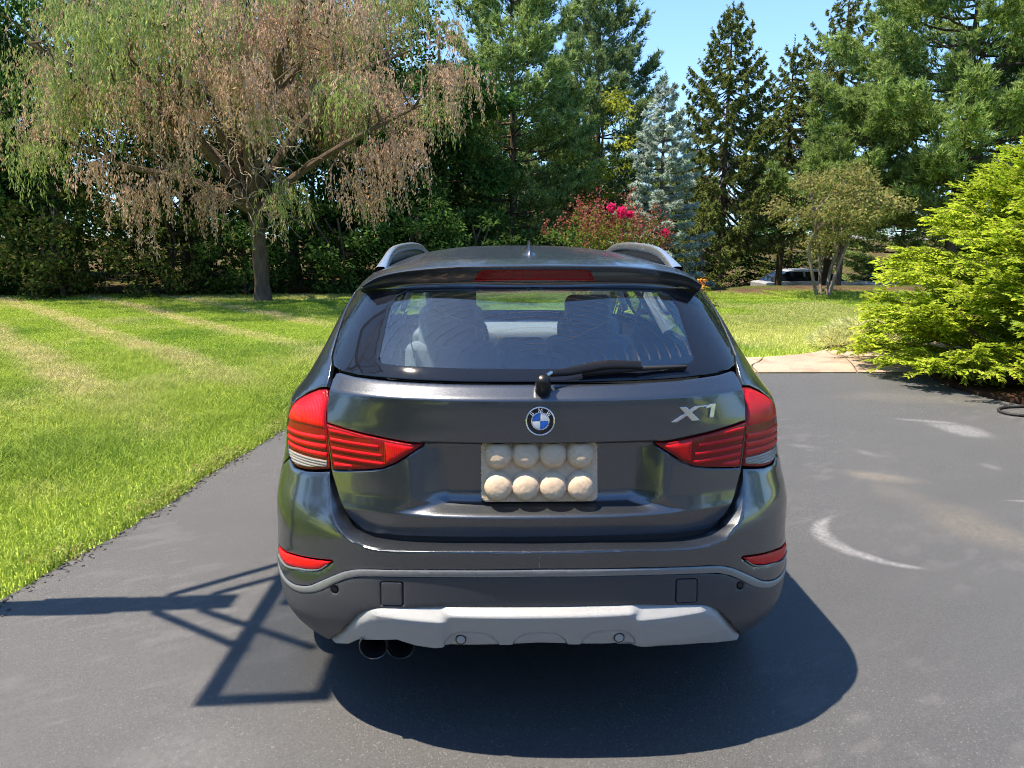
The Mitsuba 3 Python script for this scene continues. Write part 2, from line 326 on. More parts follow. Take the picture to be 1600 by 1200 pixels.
tcs.append(shapely.affinity.scale(tcs[0], -1, 1, origin=(0, 0)))
for t_ in tcs: lower = lower.difference(t_.buffer(.0022))
SU = float(u_of_x(.628, .5035)); sn = [Point(SU, .5035).buffer(.0125, 12), Point(-SU, .5035).buffer(.0125, 12)]
for t_ in sn: lower = lower.difference(t_)
car('bumper_lower', panel(lower.buffer(-.0008), S, .016, .012, .003), 'cladding', 40)
for t_ in tcs: car('bumper_lower__tow_cover', panel(t_, S, .012, .008, .002), 'cladding', 40)
for s in (1, -1):
    c = S(s*SU, .5035); car('bumper_lower__parking_sensor', tube([c+[0, .006, 0], c+[0, .012, 0]], [.0125, .0115], 16), 'dark_void', 40)
    car('bumper_lower__sensor_cap', tube([c+[0, .004, 0], c+[0, .012, 0]], [.0075, .0085], 14), 'black_plastic', 40)
# skid plate with three scallops and two sensors
sk = Polygon(smooth_line(SKT, 5).tolist()+[(.676, .262)]+SKB_R[::-1]+[(-a, z) for a, z in SKB[1:]]+[(-a, z) for a, z in smooth_line(SKT, 5)[::-1]]).buffer(0)
def scallop(cx):
    w = .083; return Polygon([(cx-w, .357), (cx-w+.006, .377), (cx-w+.022, .399), (cx-.04, .412), (cx, .4155), (cx+.04, .412), (cx+w-.022, .399), (cx+w-.006, .377), (cx+w, .357)])
scs = [scallop(c) for c in (-.205, 0, .205)]; skh = sk
for s_ in scs: skh = skh.difference(s_.buffer(.001))
car('skid_plate', panel(skh.buffer(-.001), Kd, .0115, .014, .003, lines=[[(a, z) for a in np.linspace(-.66, .66, 170)] for z in (.452, .456, .460, .464, .476, .480, .484, .488)]), 'skid_silver', 28)
for s_ in scs: car('skid_plate__scallop', panel(s_.intersection(sk.buffer(-.001)).buffer(-.0006), Kd, .012, .012, .004, off=-.0025), 'skid_silver', 40)
for s in (-1, 1):
    c = Kd(s*.237, .388)
    car('skid_plate__sensor_ring', tube([c+[0, .01, 0], c+[0, -.003, 0], c+[0, -.004, 0]], [.0165, .0165, .0145], 20), 'black_plastic', 40)
    car('skid_plate__parking_sensor', tube([c+[0, .01, 0], c+[0, -.0045, 0], c+[0, -.006, 0]], [.0125, .0125, .010], 20), 'skid_silver', 40)
# exhaust tips
for cx in (-.511, -.428):
    pr = [(.041, 0), (.046, -.012), (.0435, -.014), (.040, -.008), (.039, .10), (0, .10)]
    v, f = lathe([(r, y) for r, y in [(.046, .20), (.046, -.004), (.0445, -.008)]], 28, 'y')
    k = car('exhaust_tip', (v+[cx, .085, .327], f), 'tip_metal', 40)
    v, f = lathe([(.0445, -.008), (.0425, -.0115), (.040, -.0085), (.0395, .0)], 28, 'y'); car('exhaust_tip__rim', (v+[cx, .085, .327], f), 'tip_rim', 40)
    v, f = lathe([(.0395, .0), (.039, .12), (.0001, .121)], 28, 'y'); car('exhaust_tip__bore', (v+[cx, .085, .327], f), 'dark_void', 40)

# quarter panels, doors, wings
def up(y): return y-.72+1          # u of a place y metres ahead of the bumper on the flank
def both(part, pg, bs, h=.03, off=0.0, **k):
    for s in (1, -1):
        q = pg if s > 0 else shapely.affinity.scale(pg, -1, 1, origin=(0, 0))
        car(part, panel(q, S, h, .014, .004, off=off), bs, 40, **k)
GLu = [(float(u_of_x(a, z)), z) for a, z in GL]
DL = [(.663, 1.165), (.673, 1.182), (.672, 1.232), (.669, 1.28), (.667, 1.328), (.660, 1.359), (.636, 1.380), (.60, 1.390)]
q_in = [(.572, 1.0985), (.585, 1.125)]+[(float(u_of_x(a, z)), z) for a, z in DL]
quarter = Polygon(q_in+[(.80, 1.425), (1.0, 1.448), (1.30, 1.448), (1.30, 1.395), (1.18, 1.34), (1.08, 1.22), (1.10, 1.115), (1.45, 1.085), (1.45, .78), (1.55, .60), (1.55, .42), (1.5, .33), (.80, .33), (.88, .71), (.845, .77), (.803, .80), (.72, .843), (.757, .88), (.784, .94), (.779, .988), (.744, 1.032), (.692, 1.066), (.62, 1.092)]).buffer(0)
quarter = quarter.difference(ARCH(UR)).difference(bump.buffer(.002))
qq = polys(quarter); quarter = max(qq, key=lambda p: p.area)
both('quarter_panel', quarter.buffer(-.0015), 'paint', .022)
both('arch_trim', ARCH(UR, .405).difference(ARCH(UR, .37)).intersection(sbox(1.0, .25, 1.7, 1.2)), 'cladding', .03, .006)
both('arch_trim', ARCH(UF, .405).difference(ARCH(UF, .37)).intersection(sbox(3, .25, 4.6, 1.2)), 'cladding', .03, .006)
rd = Polygon([(1.455, .43), (1.56, .43), (1.555, .60), (1.455, .79), (1.455, 1.075), (2.30, 1.055), (2.30, .43)]).buffer(-.003).difference(ARCH(UR, .405))
rd = max(polys(rd), key=lambda p: p.area)
fd = Polygon([(2.305, .43), (2.305, 1.055), (3.35, 1.035), (3.42, .70), (3.42, .43)]).buffer(-.003).difference(ARCH(UF, .405))
wing = Polygon([(3.425, .43), (3.425, .70), (3.355, 1.035), (3.9, 1.0), (4.35, .93), (4.72, .86), (4.72, .62), (4.55, .30), (4.3, .30), (3.425, .33)]).buffer(-.003).difference(ARCH(UF, .405))
for nm, pg in (('rear_door', rd), ('front_door', fd), ('front_wing', max(polys(wing), key=lambda p: p.area))): both(nm, pg, 'paint', .05)
both('sill_trim', sbox(1.54, .26, 3.54, .425), 'cladding', .06, .004)
both('door_handle', sbox(2.16, .925, 2.28, .955).buffer(.006), 'paint', .02, .02); both('door_handle', sbox(3.18, .915, 3.30, .945).buffer(.006), 'paint', .02, .02)
# front bumper and the closed nose
nose = sbox(4.56, .26, 4.74, .86)
for s in (1, -1):
    uu, zz = np.meshgrid(np.linspace(4.3, 4.75, 30), np.linspace(.26, .86, 14), indexing='ij'); P = S(s*uu, zz)
    car('front_bumper', gridmesh(P if s < 0 else P[::-1]), 'paint', 40)
# side windows, pillars' black trim
sw = [Polygon([(1.105, 1.125), (1.085, 1.22), (1.185, 1.335), (1.30, 1.385), (1.44, 1.395), (1.44, 1.095)]), Polygon([(1.475, 1.085), (1.475, 1.40), (2.24, 1.415), (2.27, 1.06)]), Polygon([(2.345, 1.06), (2.315, 1.415), (2.75, 1.40), (3.28, 1.045)])]
for w_ in sw: both('side_window', w_, 'side_glass', .05, -.004)
for w_ in (Polygon([(1.442, 1.088), (1.442, 1.402), (1.473, 1.402), (1.473, 1.086)]), Polygon([(2.272, 1.058), (2.242, 1.418), (2.312, 1.418), (2.343, 1.058)])): both('door_pillar', w_, 'gloss_black', .03)
both('waist_trim', Polygon([(1.10, 1.098), (1.45, 1.080), (2.30, 1.05), (3.35, 1.032), (3.30, 1.044), (2.30, 1.061), (1.45, 1.09), (1.10, 1.12)]), 'gloss_black', .04, .003)
both('roof_frame', Polygon([(1.30, 1.398), (1.44, 1.402), (2.25, 1.42), (2.76, 1.404), (3.32, 1.040), (3.40, 1.036), (2.86, 1.412), (2.55, 1.440), (2.2, 1.45), (1.30, 1.45)]), 'paint', .03)
# roof
def Rf(x, y):
    x, y = np.broadcast_arrays(np.asarray(x, float), np.asarray(y, float))
    return np.stack([x, y, 1.516-.056*(np.abs(x)/.575)**3.2-.022*((y-1.9)/1.15)**2-np.where(y > 2.3, .09*(y-2.3)**2, 0)], -1)
gx = np.linspace(-.53, .53, 15)
gy = .75+.06*(gx/.6)**2
rp = Polygon([(a, b+.004) for a, b in zip(gx, gy)]+[(.548, .82), (.553, 1.4), (.553, 2.3), (.54, 2.62), (.3, 2.70), (-.3, 2.70), (-.54, 2.62), (-.553, 2.3), (-.553, 1.4), (-.548, .82)]).buffer(0)
car('roof', panel(rp, lambda a, b: Rf(a, b), .05, .012, .004), 'paint', 40)
for s in (1, -1):   # gutter between roof and side frame
    yy = np.linspace(.78, 2.6, 30); A = Rf(s*.545+0*yy, yy)-[0, 0, .012]; B = np.array([S(s*up(y), 1.447) for y in yy])+[0, 0, .002]
    car('roof_gutter', strip(A, B) if s < 0 else strip(B, A), 'black_plastic', 40)
# spoiler
xs = np.linspace(-.585, .585, 61)
lipz = PI([0, .235, .412, .515, .58], [1.475, 1.472, 1.458, 1.438, 1.406])
lip = np.stack([xs, .405+.16*(xs/.62)**2, lipz(np.abs(xs))], 1)
gp = np.stack([xs*.945, .752+.06*(xs/.6)**2, 0*xs], 1); gp[:, 2] = Rf(gp[:, 0], gp[:, 1])[:, 2]-.001
low = np.stack([xs*1.008, .448+.14*(xs/.62)**2, PI([0, .4, .585], [1.422, 1.412, 1.391])(np.abs(xs))], 1)
xe = xs*1.06; bk2 = Sx(xe, np.interp(np.abs(xe), [0, .295, .57, .632], [1.4065, 1.4025, 1.391, 1.376])-.006)+[0, .006, 0]; bk = low*.5+bk2*.5+[0, .012, 0]
rows = [gp-[0, 0, .012], gp-[0, .003, .002], gp-[0, .006, 0]]
for t in (.2, .4, .6, .8, .93): q = gp+(lip-gp)*t; q[:, 2] += .010*math.sin(math.pi*t); rows.append(q)
rows += [lip+[0, .003, .001], lip+[0, -.001, -.002], lip+[0, -.0005, -.006], lip*.67+low*.33+[0, .004, 0], lip*.33+low*.67+[0, .002, 0], low, bk, bk2]
SP = car('spoiler', gridmesh(np.stack(rows)), 'paint', 50)
def face(x, t):   # point on the spoiler's rear face, t = 0 at the lip, 1 at the lower edge
    a = np.stack([np.interp(x, xs, lip[:, i]) for i in range(3)], -1); b = np.stack([np.interp(x, xs, low[:, i]) for i in range(3)], -1)
    return a+(b-a)*t[..., None]
def Fc(x, t): p = face(x, t); p[..., 1] += .004*np.sin(np.pi*np.clip(t, 0, 1)); return p
bl = Polygon([(-.197, .84), (-.186, .42), (-.168, .24), (.168, .24), (.186, .42), (.197, .84)])
def Fq(x, t): return Fc(np.asarray(x, float), np.asarray(t, float))
car('spoiler__brake_light', panel(shapely.affinity.scale(bl, 1, -.06, origin=(0, 0)), lambda a, b: Fq(a, -b/.06), .012, .012, .002, off=.004), 'brake_red', 40)
car('spoiler__trim_line', tube(Fq(np.linspace(-.2, .2, 12), np.full(12, .90))+[0, -.002, 0], .0018, 6), 'red_bar', True)
# antenna fin, rails
fin = np.array([(0, 0, .0), (.16, 0, .0)])
fr = []
for h, l0, l1, wd in ((0, -.01, .20, .040), (.008, 0, .19, .030), (.02, .012, .165, .017), (.035, .02, .13, .009), (.05, .026, .095, .0055), (.06, .034, .075, .003)):
    t = np.linspace(0, 2*np.pi, 20, endpoint=False); fr.append(np.stack([wd*np.sin(t), .83+(l0+l1)/2-(l1-l0)/2*np.cos(t), 1.492+h+0*t], 1))
P = np.stack(fr); v, f = gridmesh(np.concatenate([P, P[:, :1]], 1)); car('antenna_fin', (v, f), 'paint', 60)
for s in (1, -1):
    path = smooth_line([(.560, .80, 1.437), (.562, .93, 1.463), (.565, 1.10, 1.492), (.566, 1.30, 1.509), (.567, 1.7, 1.516), (.565, 2.1, 1.512), (.560, 2.35, 1.496), (.552, 2.52, 1.466), (.545, 2.6, 1.447)], 8)
    t = np.linspace(0, 2*np.pi, 13); rw = np.interp(np.arange(len(path)), [0, 12, 30, len(path)-14, len(path)-1], [.026, .017, .015, .017, .026])
    P = np.stack([path+np.stack([rw*.9*np.sign(np.cos(a))*abs(np.cos(a))**.7, 0*rw, .019*np.sign(np.sin(a))*abs(np.sin(a))**.7+0*rw], 1) for a in t]); P[..., 0] *= s
    v, f = gridmesh(P); K = car('roof_rail', (v, f if s < 0 else f[:, ::-1]), 'rail_metal', 50)
    mid = path[3:-3]; bot = mid.copy(); bot[:, 2] = Rf(mid[:, 0], mid[:, 1])[:, 2]-.03; web = [strip(mid*[s, 1, 1]+[o_, 0, -.004], bot*[s, 1, 1]+[o_, 0, 0]) for o_ in (-.005, .005)]
    put(K+'__web', cat_(web), 'paint', 40)
# hood, windscreen, pillars
P = []
for y in np.linspace(3.30, 4.36, 16):
    hw = .80 if y < 3.6 else .80*max(.2, (1-((y-3.6)/.85)**2.4))**(1/2.4); x = np.linspace(-hw, hw, 21)
    P.append(np.stack([x, y+0*x-.0*x, np.interp(y, [3.30, 3.7, 4.1, 4.36], [1.045, 1.00, .93, .85])-.05*(np.abs(x)/.85)**3], 1))
car('bonnet', gridmesh(np.stack(P)[::-1]), 'paint', 40)
A = np.stack([np.linspace(-.70, .70, 21), 3.32-.10*np.linspace(-1, 1, 21)**2, 1.03+0*np.linspace(0, 1, 21)], 1); B = np.stack([np.linspace(-.53, .53, 21), 2.66-.10*np.linspace(-1, 1, 21)**2, Rf(np.linspace(-.53, .53, 21), 2.66)[:, 2]-.004], 1)
car('windscreen', gridmesh(np.stack([A+(B-A)*t+[0, 0, .02*math.sin(math.pi*t)] for t in np.linspace(0, 1, 8)])), 'screen_glass', True)
# wheels
for y, nm in ((.885, 'rear'), (3.64, 'front')):
    for s in (1, -1):
        pr = [(.20, -.11), (.225, -.112), (.30, -.112), (.318, -.098), (.326, -.07), (.328, 0), (.326, .07), (.318, .098), (.30, .112), (.225, .112), (.20, .11), (.20, -.11)]
        v, f = lathe(pr, 48, 'x'); c = np.array([s*.785, y, .328]); W = car('wheel', (v+c, f), 'rubber', 40)
        k = W+'__rim'; ms = [tube([c+[s*.05, 0, 0], c+[s*.075, 0, 0]], [.06, .05], 20), tube([c+[-.1, 0, 0], c+[.1, 0, 0]], .205, 40, False)]
        for i in range(5):
            a = 2*math.pi*i/5; d = np.array([0, math.cos(a), math.sin(a)]); ms.append(tube([c+[s*.06, 0, 0]+d*.03, c+[s*.085, 0, 0]+d*.20], [.035, .026], 8))
        put(k, cat_(ms), 'wheel_alloy', 40)
# underside and inner shells (dark): floor, arches, rear inner wall
fl = [bx((0, 2.2, .30), (1.36, 3.6, .04)), bx((0, .40, .40), (1.0, .5, .18)), bx((0, .40, .60), (1.10, .34, .06)), bx((0, 3.9, .55), (1.15, .7, .45)), bx((0, .885, .32), (1.3, .08, .08))]
fl += [bx((0, 1.75, .40), (1.52, .62, .12)), bx((0, 2.3, .38), (1.70, 1.9, .10)), bx((0, .34, .36), (.98, .30, .05)), bx((0, .72, .52), (1.30, .5, .08))]
car('underbody', cat_(fl), 'dark_void', False)
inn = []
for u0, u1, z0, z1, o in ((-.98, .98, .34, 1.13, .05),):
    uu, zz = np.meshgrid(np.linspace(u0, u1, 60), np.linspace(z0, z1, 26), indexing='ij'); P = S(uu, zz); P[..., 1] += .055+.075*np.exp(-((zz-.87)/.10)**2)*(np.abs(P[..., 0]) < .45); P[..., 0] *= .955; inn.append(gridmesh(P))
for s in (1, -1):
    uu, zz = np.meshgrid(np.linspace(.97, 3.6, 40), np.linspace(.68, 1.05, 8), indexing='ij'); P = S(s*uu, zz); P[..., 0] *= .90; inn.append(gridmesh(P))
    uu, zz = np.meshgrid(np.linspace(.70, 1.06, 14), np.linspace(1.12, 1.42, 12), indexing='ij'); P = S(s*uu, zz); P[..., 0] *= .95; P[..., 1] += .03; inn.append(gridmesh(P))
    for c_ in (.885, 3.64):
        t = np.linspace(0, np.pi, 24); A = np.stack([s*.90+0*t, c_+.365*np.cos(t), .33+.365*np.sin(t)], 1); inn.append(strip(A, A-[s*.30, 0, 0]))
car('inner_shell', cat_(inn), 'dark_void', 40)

# tail lights
def inset(pg, d): return pg.buffer(-d)
for s in (1, -1):
    M = lambda pg: pg if s > 0 else shapely.affinity.scale(pg, -1, 1, origin=(0, 0))
    to = Polygon(smooth_line(TO[:4], 4).tolist()+TO[4:5]+smooth_line(TO[5:]+[TO[0]], 5).tolist()[:-1]).buffer(0)
    K = car('tail_light', panel(M(to.buffer(-.0015)), S, .012, .02, .004, off=-.002), 'red_dark', 40)
    cl = to.buffer(-.008)
    upper = cl.intersection(Polygon([(.3, .985), (.60, .978), (.9, .95), (.9, 1.2), (.3, 1.2)]))
    car('tail_light__upper_lens', panel(M(upper.buffer(-.001)), S, .012, .008, .004, off=.0015), 'red_lens', 40)
    bars = [((.3, .953), (.9, .915)), ((.3, .925), (.9, .890)), ((.3, .899), (.9, .868))]
    for (a, z0), (b, z1) in bars:
        bp = cl.intersection(Polygon([(a, z0), (b, z1), (b, z1+.017), (a, z0+.017)]))
        for p_ in polys(bp.buffer(-.0006)): car('tail_light__light_bar', panel(M(p_), S, .01, .008, .004, off=.0025), 'red_bar', 40)
    side = cl.intersection(Polygon([(.70, .875), (.9, .86), (.9, .955), (.72, .968)]))
    rv = cl.intersection(Polygon([(.3, .893), (.60, .878), (.9, .855), (.9, .7), (.3, .7)])).buffer(-.0015)
    for j in range(5):
        z0 = .886-.0085*j; st = rv.intersection(Polygon([(.3, z0+.004), (.9, z0-.026), (.9, z0-.0335), (.3, z0-.0035)]))
        for p_ in polys(st): car('tail_light__reversing_rib', panel(M(p_), S, .01, .008, .002, off=.002), 'clear_lens', 40)
    # inner lamp, on the tailgate
    tp = poly(TI).buffer(-.0012)
    K = car('inner_tail_light', panel(M(tp), Tg, .012, .02, .004, off=.002), 'red_dark', 40)
    cl = tp.buffer(-.0075)
    lowp = cl.intersection(Polygon([(.30, .886), (.645, .886), (.645, .80), (.30, .80)]))
    car('inner_tail_light__lower_lens', panel(M(lowp), Tg, .01, .008, .004, off=.005), 'red_lens', 40)
    tipp = cl.intersection(Polygon([(.30, 1.1), (.475, 1.1), (.455, .893), (.30, .893)]))
    car('inner_tail_light__inner_lens', panel(M(tipp), Tg, .01, .008, .004, off=.005), 'red_lens', 40)
    for z0, x0 in ((.973, .47), (.947, .48), (.921, .47), (.897, .46)):
        bp = cl.intersection(Polygon([(x0, z0-.003), (.65, z0+.002), (.65, z0+.013), (x0, z0+.007)]))
        for p_ in polys(bp): car('inner_tail_light__light_bar', panel(M(p_), Tg, .01, .008, .003, off=.0055), 'red_bar', 40)
# wiper
def wp(x, z, o):
    p = Sx(x, z) if z > 1.143 else Tg(x, z); return np.asarray(p)+o*np.array([0, -.80, .58])
b0 = wp(.008, 1.125, 0.0); nrm = np.array([0, -.72, .70])
WI = car('wiper', cat_([tube([b0, b0+nrm*.03, b0+nrm*.052, b0+nrm*.058], [.026, .023, .019, .012], 20)]), 'wiper_black', 45)
ax_ = [wp(.03, 1.146, .040), wp(.09, 1.156, .030), wp(.15, 1.167, .026), wp(.205, 1.173, .026), wp(.26, 1.1725, .025), wp(.31, 1.170, .024)]
P = []; wds = [.008, .013, .015, .015, .014, .013]
for c, w_ in zip(smooth_line(ax_, 6), np.interp(np.arange(31), [0, 6, 12, 18, 24, 30], wds)):
    t = np.linspace(0, 2*np.pi, 11); upv = np.array([0, .58, .80]); P.append(c+np.outer(w_*np.sign(np.cos(t))*np.abs(np.cos(t))**.6, upv)+np.outer(.008*np.sin(t), nrm))
car('wiper__arm', gridmesh(np.stack(P)), 'wiper_black', 45)
car('wiper__blade', cat_([tube([wp(.13, 1.158, .012), wp(.22, 1.163, .014), wp(.31, 1.1655, .015), wp(.46, 1.1665, .010)], [.007, .009, .008, .005], 8), tube([wp(.13, 1.155, .003), wp(.46, 1.163, .003)], .003, 5)]), 'rubber', 45)
car('wiper__joint_pin', tube([wp(.018, 1.140, .052), wp(.034, 1.146, .050)], .006, 10), 'chrome', 45)
# roundel
def flat(pg, t, cx, cz, yoff, bsdf, part, tilt=True, bev=.0012):
    """flat plate with rounded edge stuck on the tailgate round (cx, cz)"""
    m = panel(pg, lambda a, b: Tg(a, b), .008, t, bev, off=yoff); return car(part, m, bsdf, 40)
cx, cz = .0, 1.0385
R = lambda r: Point(cx, cz).buffer(r, 32)
flat(R(.0405), .006, cx, cz, .004, 'gloss_black', 'roundel')
flat(R(.0425).difference(R(.0392)), .008, cx, cz, .0065, 'chrome', 'roundel__outer_ring', bev=.0014)
flat(R(.0265).difference(R(.0243)), .008, cx, cz, .0062, 'chrome', 'roundel__inner_ring', bev=.001)
for qx, qz, b_ in ((-1, 1, 'blue_enamel'), (1, 1, 'white_enamel'), (1, -1, 'blue_enamel'), (-1, -1, 'white_enamel')):
    q = R(.0240).intersection(sbox(min(cx, cx+qx*.05), min(cz, cz+qz*.05), max(cx, cx+qx*.05), max(cz, cz+qz*.05))).buffer(-.0004)
    flat(q, .006, cx, cz, .0055, b_, 'roundel__quadrant', bev=.0008)
def letter(txt, h, at, deg, part, bsdf, d=.004):
    m = meshkit.text_mesh(txt, h); v = np.array(m.vertices); v[:, :2] -= (v[:, :2].max(0)+v[:, :2].min(0))/2; a = math.radians(deg)
    x = v[:, 0]*math.cos(a)-v[:, 1]*math.sin(a); z = v[:, 0]*math.sin(a)+v[:, 1]*math.cos(a); zz = v[:, 2]-v[:, 2].min(); zz = zz/max(zz.max(), 1e-9)
    p = Tg(x+at[0], z+at[1]); p[:, 1] -= .004+.0022*zz
    car(part, (p, np.array(m.faces)), bsdf, False)
for ch, dg in (('B', 48), ('M', 0), ('W', -48)):
    a = math.radians(90+dg); letter(ch, .0105, (cx+.0325*math.cos(a), cz+.0325*math.sin(a)), dg, 'roundel__letter', 'white_enamel')
# model lettering: X and 1
def tl(p, x0, z0, sc=1): return Polygon([(x0+a*sc, z0+b*sc) for a, b in p])
xa = tl([(0, 0), (.018, 0), (.088, .0395), (.112, .0395), (.114, .0435), (.074, .0435)], .392, 1.0245)
xb = tl([(.024, .0435), (.046, .0435), (.086, .005), (.090, 0), (.066, 0), (.060, .005)], .392, 1.0245)
one = tl([(.014, 0), (.029, 0), (.036, .041), (.016, .041), (.004, .036), (.002, .030), (.019, .031)], .500, 1.029)
car('model_letter', panel(unary_union([xa, xb]).buffer(0), Tg, .004, .008, .0011, off=.006), 'badge_chrome', 30)
car('model_letter', panel(one.buffer(0), Tg, .004, .008, .0011, off=.006), 'badge_chrome', 30)
# scratches in the bumper paint
# cabin
se = []
def seat(cx, y, part, tall):
    b = cat_([rot(rbox((cx, y, .80), (.48, .15, .48), .06), [1, 0, 0], -12, (cx, y, .6)), rot(rbox((cx, y, 1.00+tall/2), (.34, .13, .36+tall), .06), [1, 0, 0], -12, (cx, y, .6))])
    k = car(part, b, 'seat_cloth', 50)
    put(k+'__cushion', rbox((cx, y+.28, .56), (.50, .52, .18), .06), 'seat_cloth', 50)
    hr = rot(rbox((cx, y-.005, 1.19+tall), (.26, .11, .20), .045), [1, 0, 0], -10, (cx, y, .6)); put(k+'__headrest', hr, 'seat_cloth', 50)
seat(-.36, 1.72, 'front_seat', .05); seat(.38, 1.95, 'front_seat', -.03)
rb = car('rear_bench', cat_([rot(rbox((0, 1.12, .78), (1.22, .14, .42), .05), [1, 0, 0], -14, (0, 1.12, .6)), rbox((0, 1.42, .55), (1.22, .55, .16), .05)]), 'seat_cloth', 50)
for hx in (-.02,): put(rb+'__headrest', rot(rbox((hx, 1.03, 1.08), (.21, .10, .15), .04), [1, 0, 0], -10, (0, 1.03, 1.0)), 'seat_cloth', 50)
car('dashboard', cat_([rbox((0, 3.02, .89), (1.36, .48, .16), .06), rbox((-.37, 2.88, .96), (.36, .2, .09), .04), rbox((0, 2.80, .72), (.24, .5, .35), .05)]), 'cabin_plastic', 50)
t = np.linspace(0, 2*np.pi, 33); sw_ = np.stack([-.37+.185*np.cos(t), 2.62+.06*np.sin(t), .93+.175*np.sin(t)], 1); car('steering_wheel', tube(sw_, .014, 8, False), 'black_plastic', True)
car('headlining', strip(np.stack([np.linspace(-.52, .52, 9), np.full(9, .72), Rf(np.linspace(-.52, .52, 9), .72)[:, 2]-.045], 1), np.stack([np.linspace(-.52, .52, 9), np.full(9, 2.6), Rf(np.linspace(-.52, .52, 9), 2.6)[:, 2]-.04], 1)), 'cabin_pale', True)
uq = np.linspace(-1, 1, 61); Q = S(uq, .66+0*uq); Q[:, 0] *= .95; Q[:, 1] += .07; fp = [tuple(a) for a in Q[:, :2]]+[(.86, 3.3), (-.86, 3.3)]
car('cargo_floor', panel(Polygon(fp).buffer(0), lambda a, b: np.stack([a, b, .655+0*a], -1), .2, .03, .004), 'cabin_plastic', False)
for s in (-1, 1):
    car('seat_belt', strip(np.array([(s*.60, 1.62, 1.32), (s*.56, 1.70, 1.05), (s*.50, 1.75, .72)])-[0, .025, 0], np.array([(s*.60, 1.62, 1.32), (s*.56, 1.70, 1.05), (s*.50, 1.75, .72)])+[0, .025, 0]), 'cabin_plastic', False)
    for (y0, z0, y1, z1, w_) in ((1.13, 1.10, 1.20, 1.37, .07), (1.95, 1.05, 1.98, 1.40, .06), (2.66, 1.38, 3.22, 1.06, .05)):
        pts = [np.asarray(S(s*up(y0), z0))*[.955, 1, 1], np.asarray(S(s*up(y1), z1))*[.955, 1, 1]]
        car('pillar_trim', tube([pts[0], pts[0]*.5+pts[1]*.5, pts[1]], w_*.5, 8), 'cabin_plastic', 40)
    # door mirrors
    car('door_mirror', cat_([rbox((s*.985, 3.02, 1.10), (.19, .11, .13), .035), rbox((s*.90, 3.05, 1.06), (.12, .05, .05), .02)]), 'paint', 50)
car('interior_mirror', rbox((.02, 2.55, 1.375), (.22, .03, .06), .014), 'black_plastic', 50)

# egg tray over the number plate
EG = 'egg_tray'
tray = sbox(-.1745, .7875, .1745, .9655).buffer(-.018).buffer(.018, 8)
gx_, gz_ = np.meshgrid(np.linspace(-.173, .173, 150), np.linspace(.789, .964, 78), indexing='ij')
def dome(x, z):
    h = .004+0*x
    for j, zc in enumerate((.931, .836)):
        for i in range(4):
            xc = -.123+.0815*i; d = np.hypot(x-xc, (z-zc)*1.0)/.0432
            h = np.maximum(h, .004+.034*np.maximum(1-d**2.7, 0)**.5)
    rim = np.maximum(np.abs(x)/.1735, np.abs(z-.8765)/.088)
    return h
rng = np.random.default_rng(5)
def Eg(x, z):
    x = np.asarray(x, float); z = np.asarray(z, float); h = dome(x, z)
    p = np.stack([x*160, z*160, h*160], -1); h = h+.0014*(meshkit.fbm(p)-.5)+.0008*(meshkit.noise(p*3)-.5)
    return np.stack([x, .113+.20*(z-.8765)-h-np.where(z < .80, .0, 0), z], -1)
v, f = panel(tray, Eg, .0027, .01, .003)
scene['pulp'] = {'type': 'twosided', 'bsdf': {'type': 'bumpmap', 'arbitrary': {'type': 'ref', 'id': 'pulp_tex'}, 'bsdf': {'type': 'diffuse'}}} if False else {'type': 'twosided', 'bsdf': {'type': 'diffuse', 'reflectance': mikit.proc(lambda p, n, uv: MIX((.50, .395, .285), (.67, .55, .42), FBM(p.x*90, p.y*90, p.z*90, 4)))}}
put(EG, (v, f), 'pulp', 40, label='beige pulp egg tray with eight domes covering the number plate of the grey car', cat='egg tray')
# ================================================================== ground
def edge_x(y):
    return np.interp(y, [-9, -5, -2.6, -1.2, -.5, 1.03, 1.49, 1.84, 2.18, 2.8, 3.99, 6.3], [-9.5, -8.6, -5.4, -2.9, -2.47, -2.31, -2.21, -2.155, -2.10, -2.05, -1.88, -1.66])
def gz(x, y):
    """ground height"""
    x, y = np.asarray(x, float), np.asarray(y, float)
    t = np.clip((y-18.5)/12, 0, 1); r = np.clip((x-1)/7, 0, 1)
    h = -1.35*t*t*(3-2*t)*r+.18*np.exp(-((y-19)/2.2)**2)*np.clip((x-5)/2, 0, 1)*np.clip((16-x)/3, 0, 1)
    return h-.012
def lawn_col(p, u, hgt):
    x, y = p.x, p.y
    c = x*.75+y*.66+.16*(N(x*.35, y*.35)-.5)+.10*(N(x*1.3, y*1.3)-.5)
    st = mi.Float(0)
    for c0, w in ((.42, .30), (1.72, .24), (3.45, .22), (5.0, .25), (-1.2, .25)):
        st = dr.maximum(st, 1-SS(w*.3, w*1.5, dr.abs(c-c0)))
    st = st*SS(3.0, 6.5, y)*(1-SS(-4.2, -1.5, x))*.78*(.45+.8*N(x*2.3, y*2.3, 7))
    patch = SS(.52, .75, FBM(x*.42+3, y*.42, 0, 3))*.55*SS(2.5, 8, y)+SS(.60, .8, FBM(x*1.7, y*1.7, 5, 3))*.28
    g = MIX((.27, .385, .055), (.43, .52, .115), FBM(x*.9, y*.9, 9, 3)*.5+u*(.5-.3*SS(8, 12, y)))
    g = MIX(g, (.16, .28, .045), SS(.55, .8, N(x*.6+9, y*.6, 3))*.6)
    dry = MIX((.52, .48, .23), (.62, .57, .32), u)
    t = dr.clip(st+patch*(.4+.6*u)+dr.select(u > .96, .3, 0.0)*(1-SS(7, 10, y)), 0, .92)
    return MIX(g, dry, t)
GR = mikit.proc(lambda p, n, uv: lawn_col(p, uv.x, uv.y))
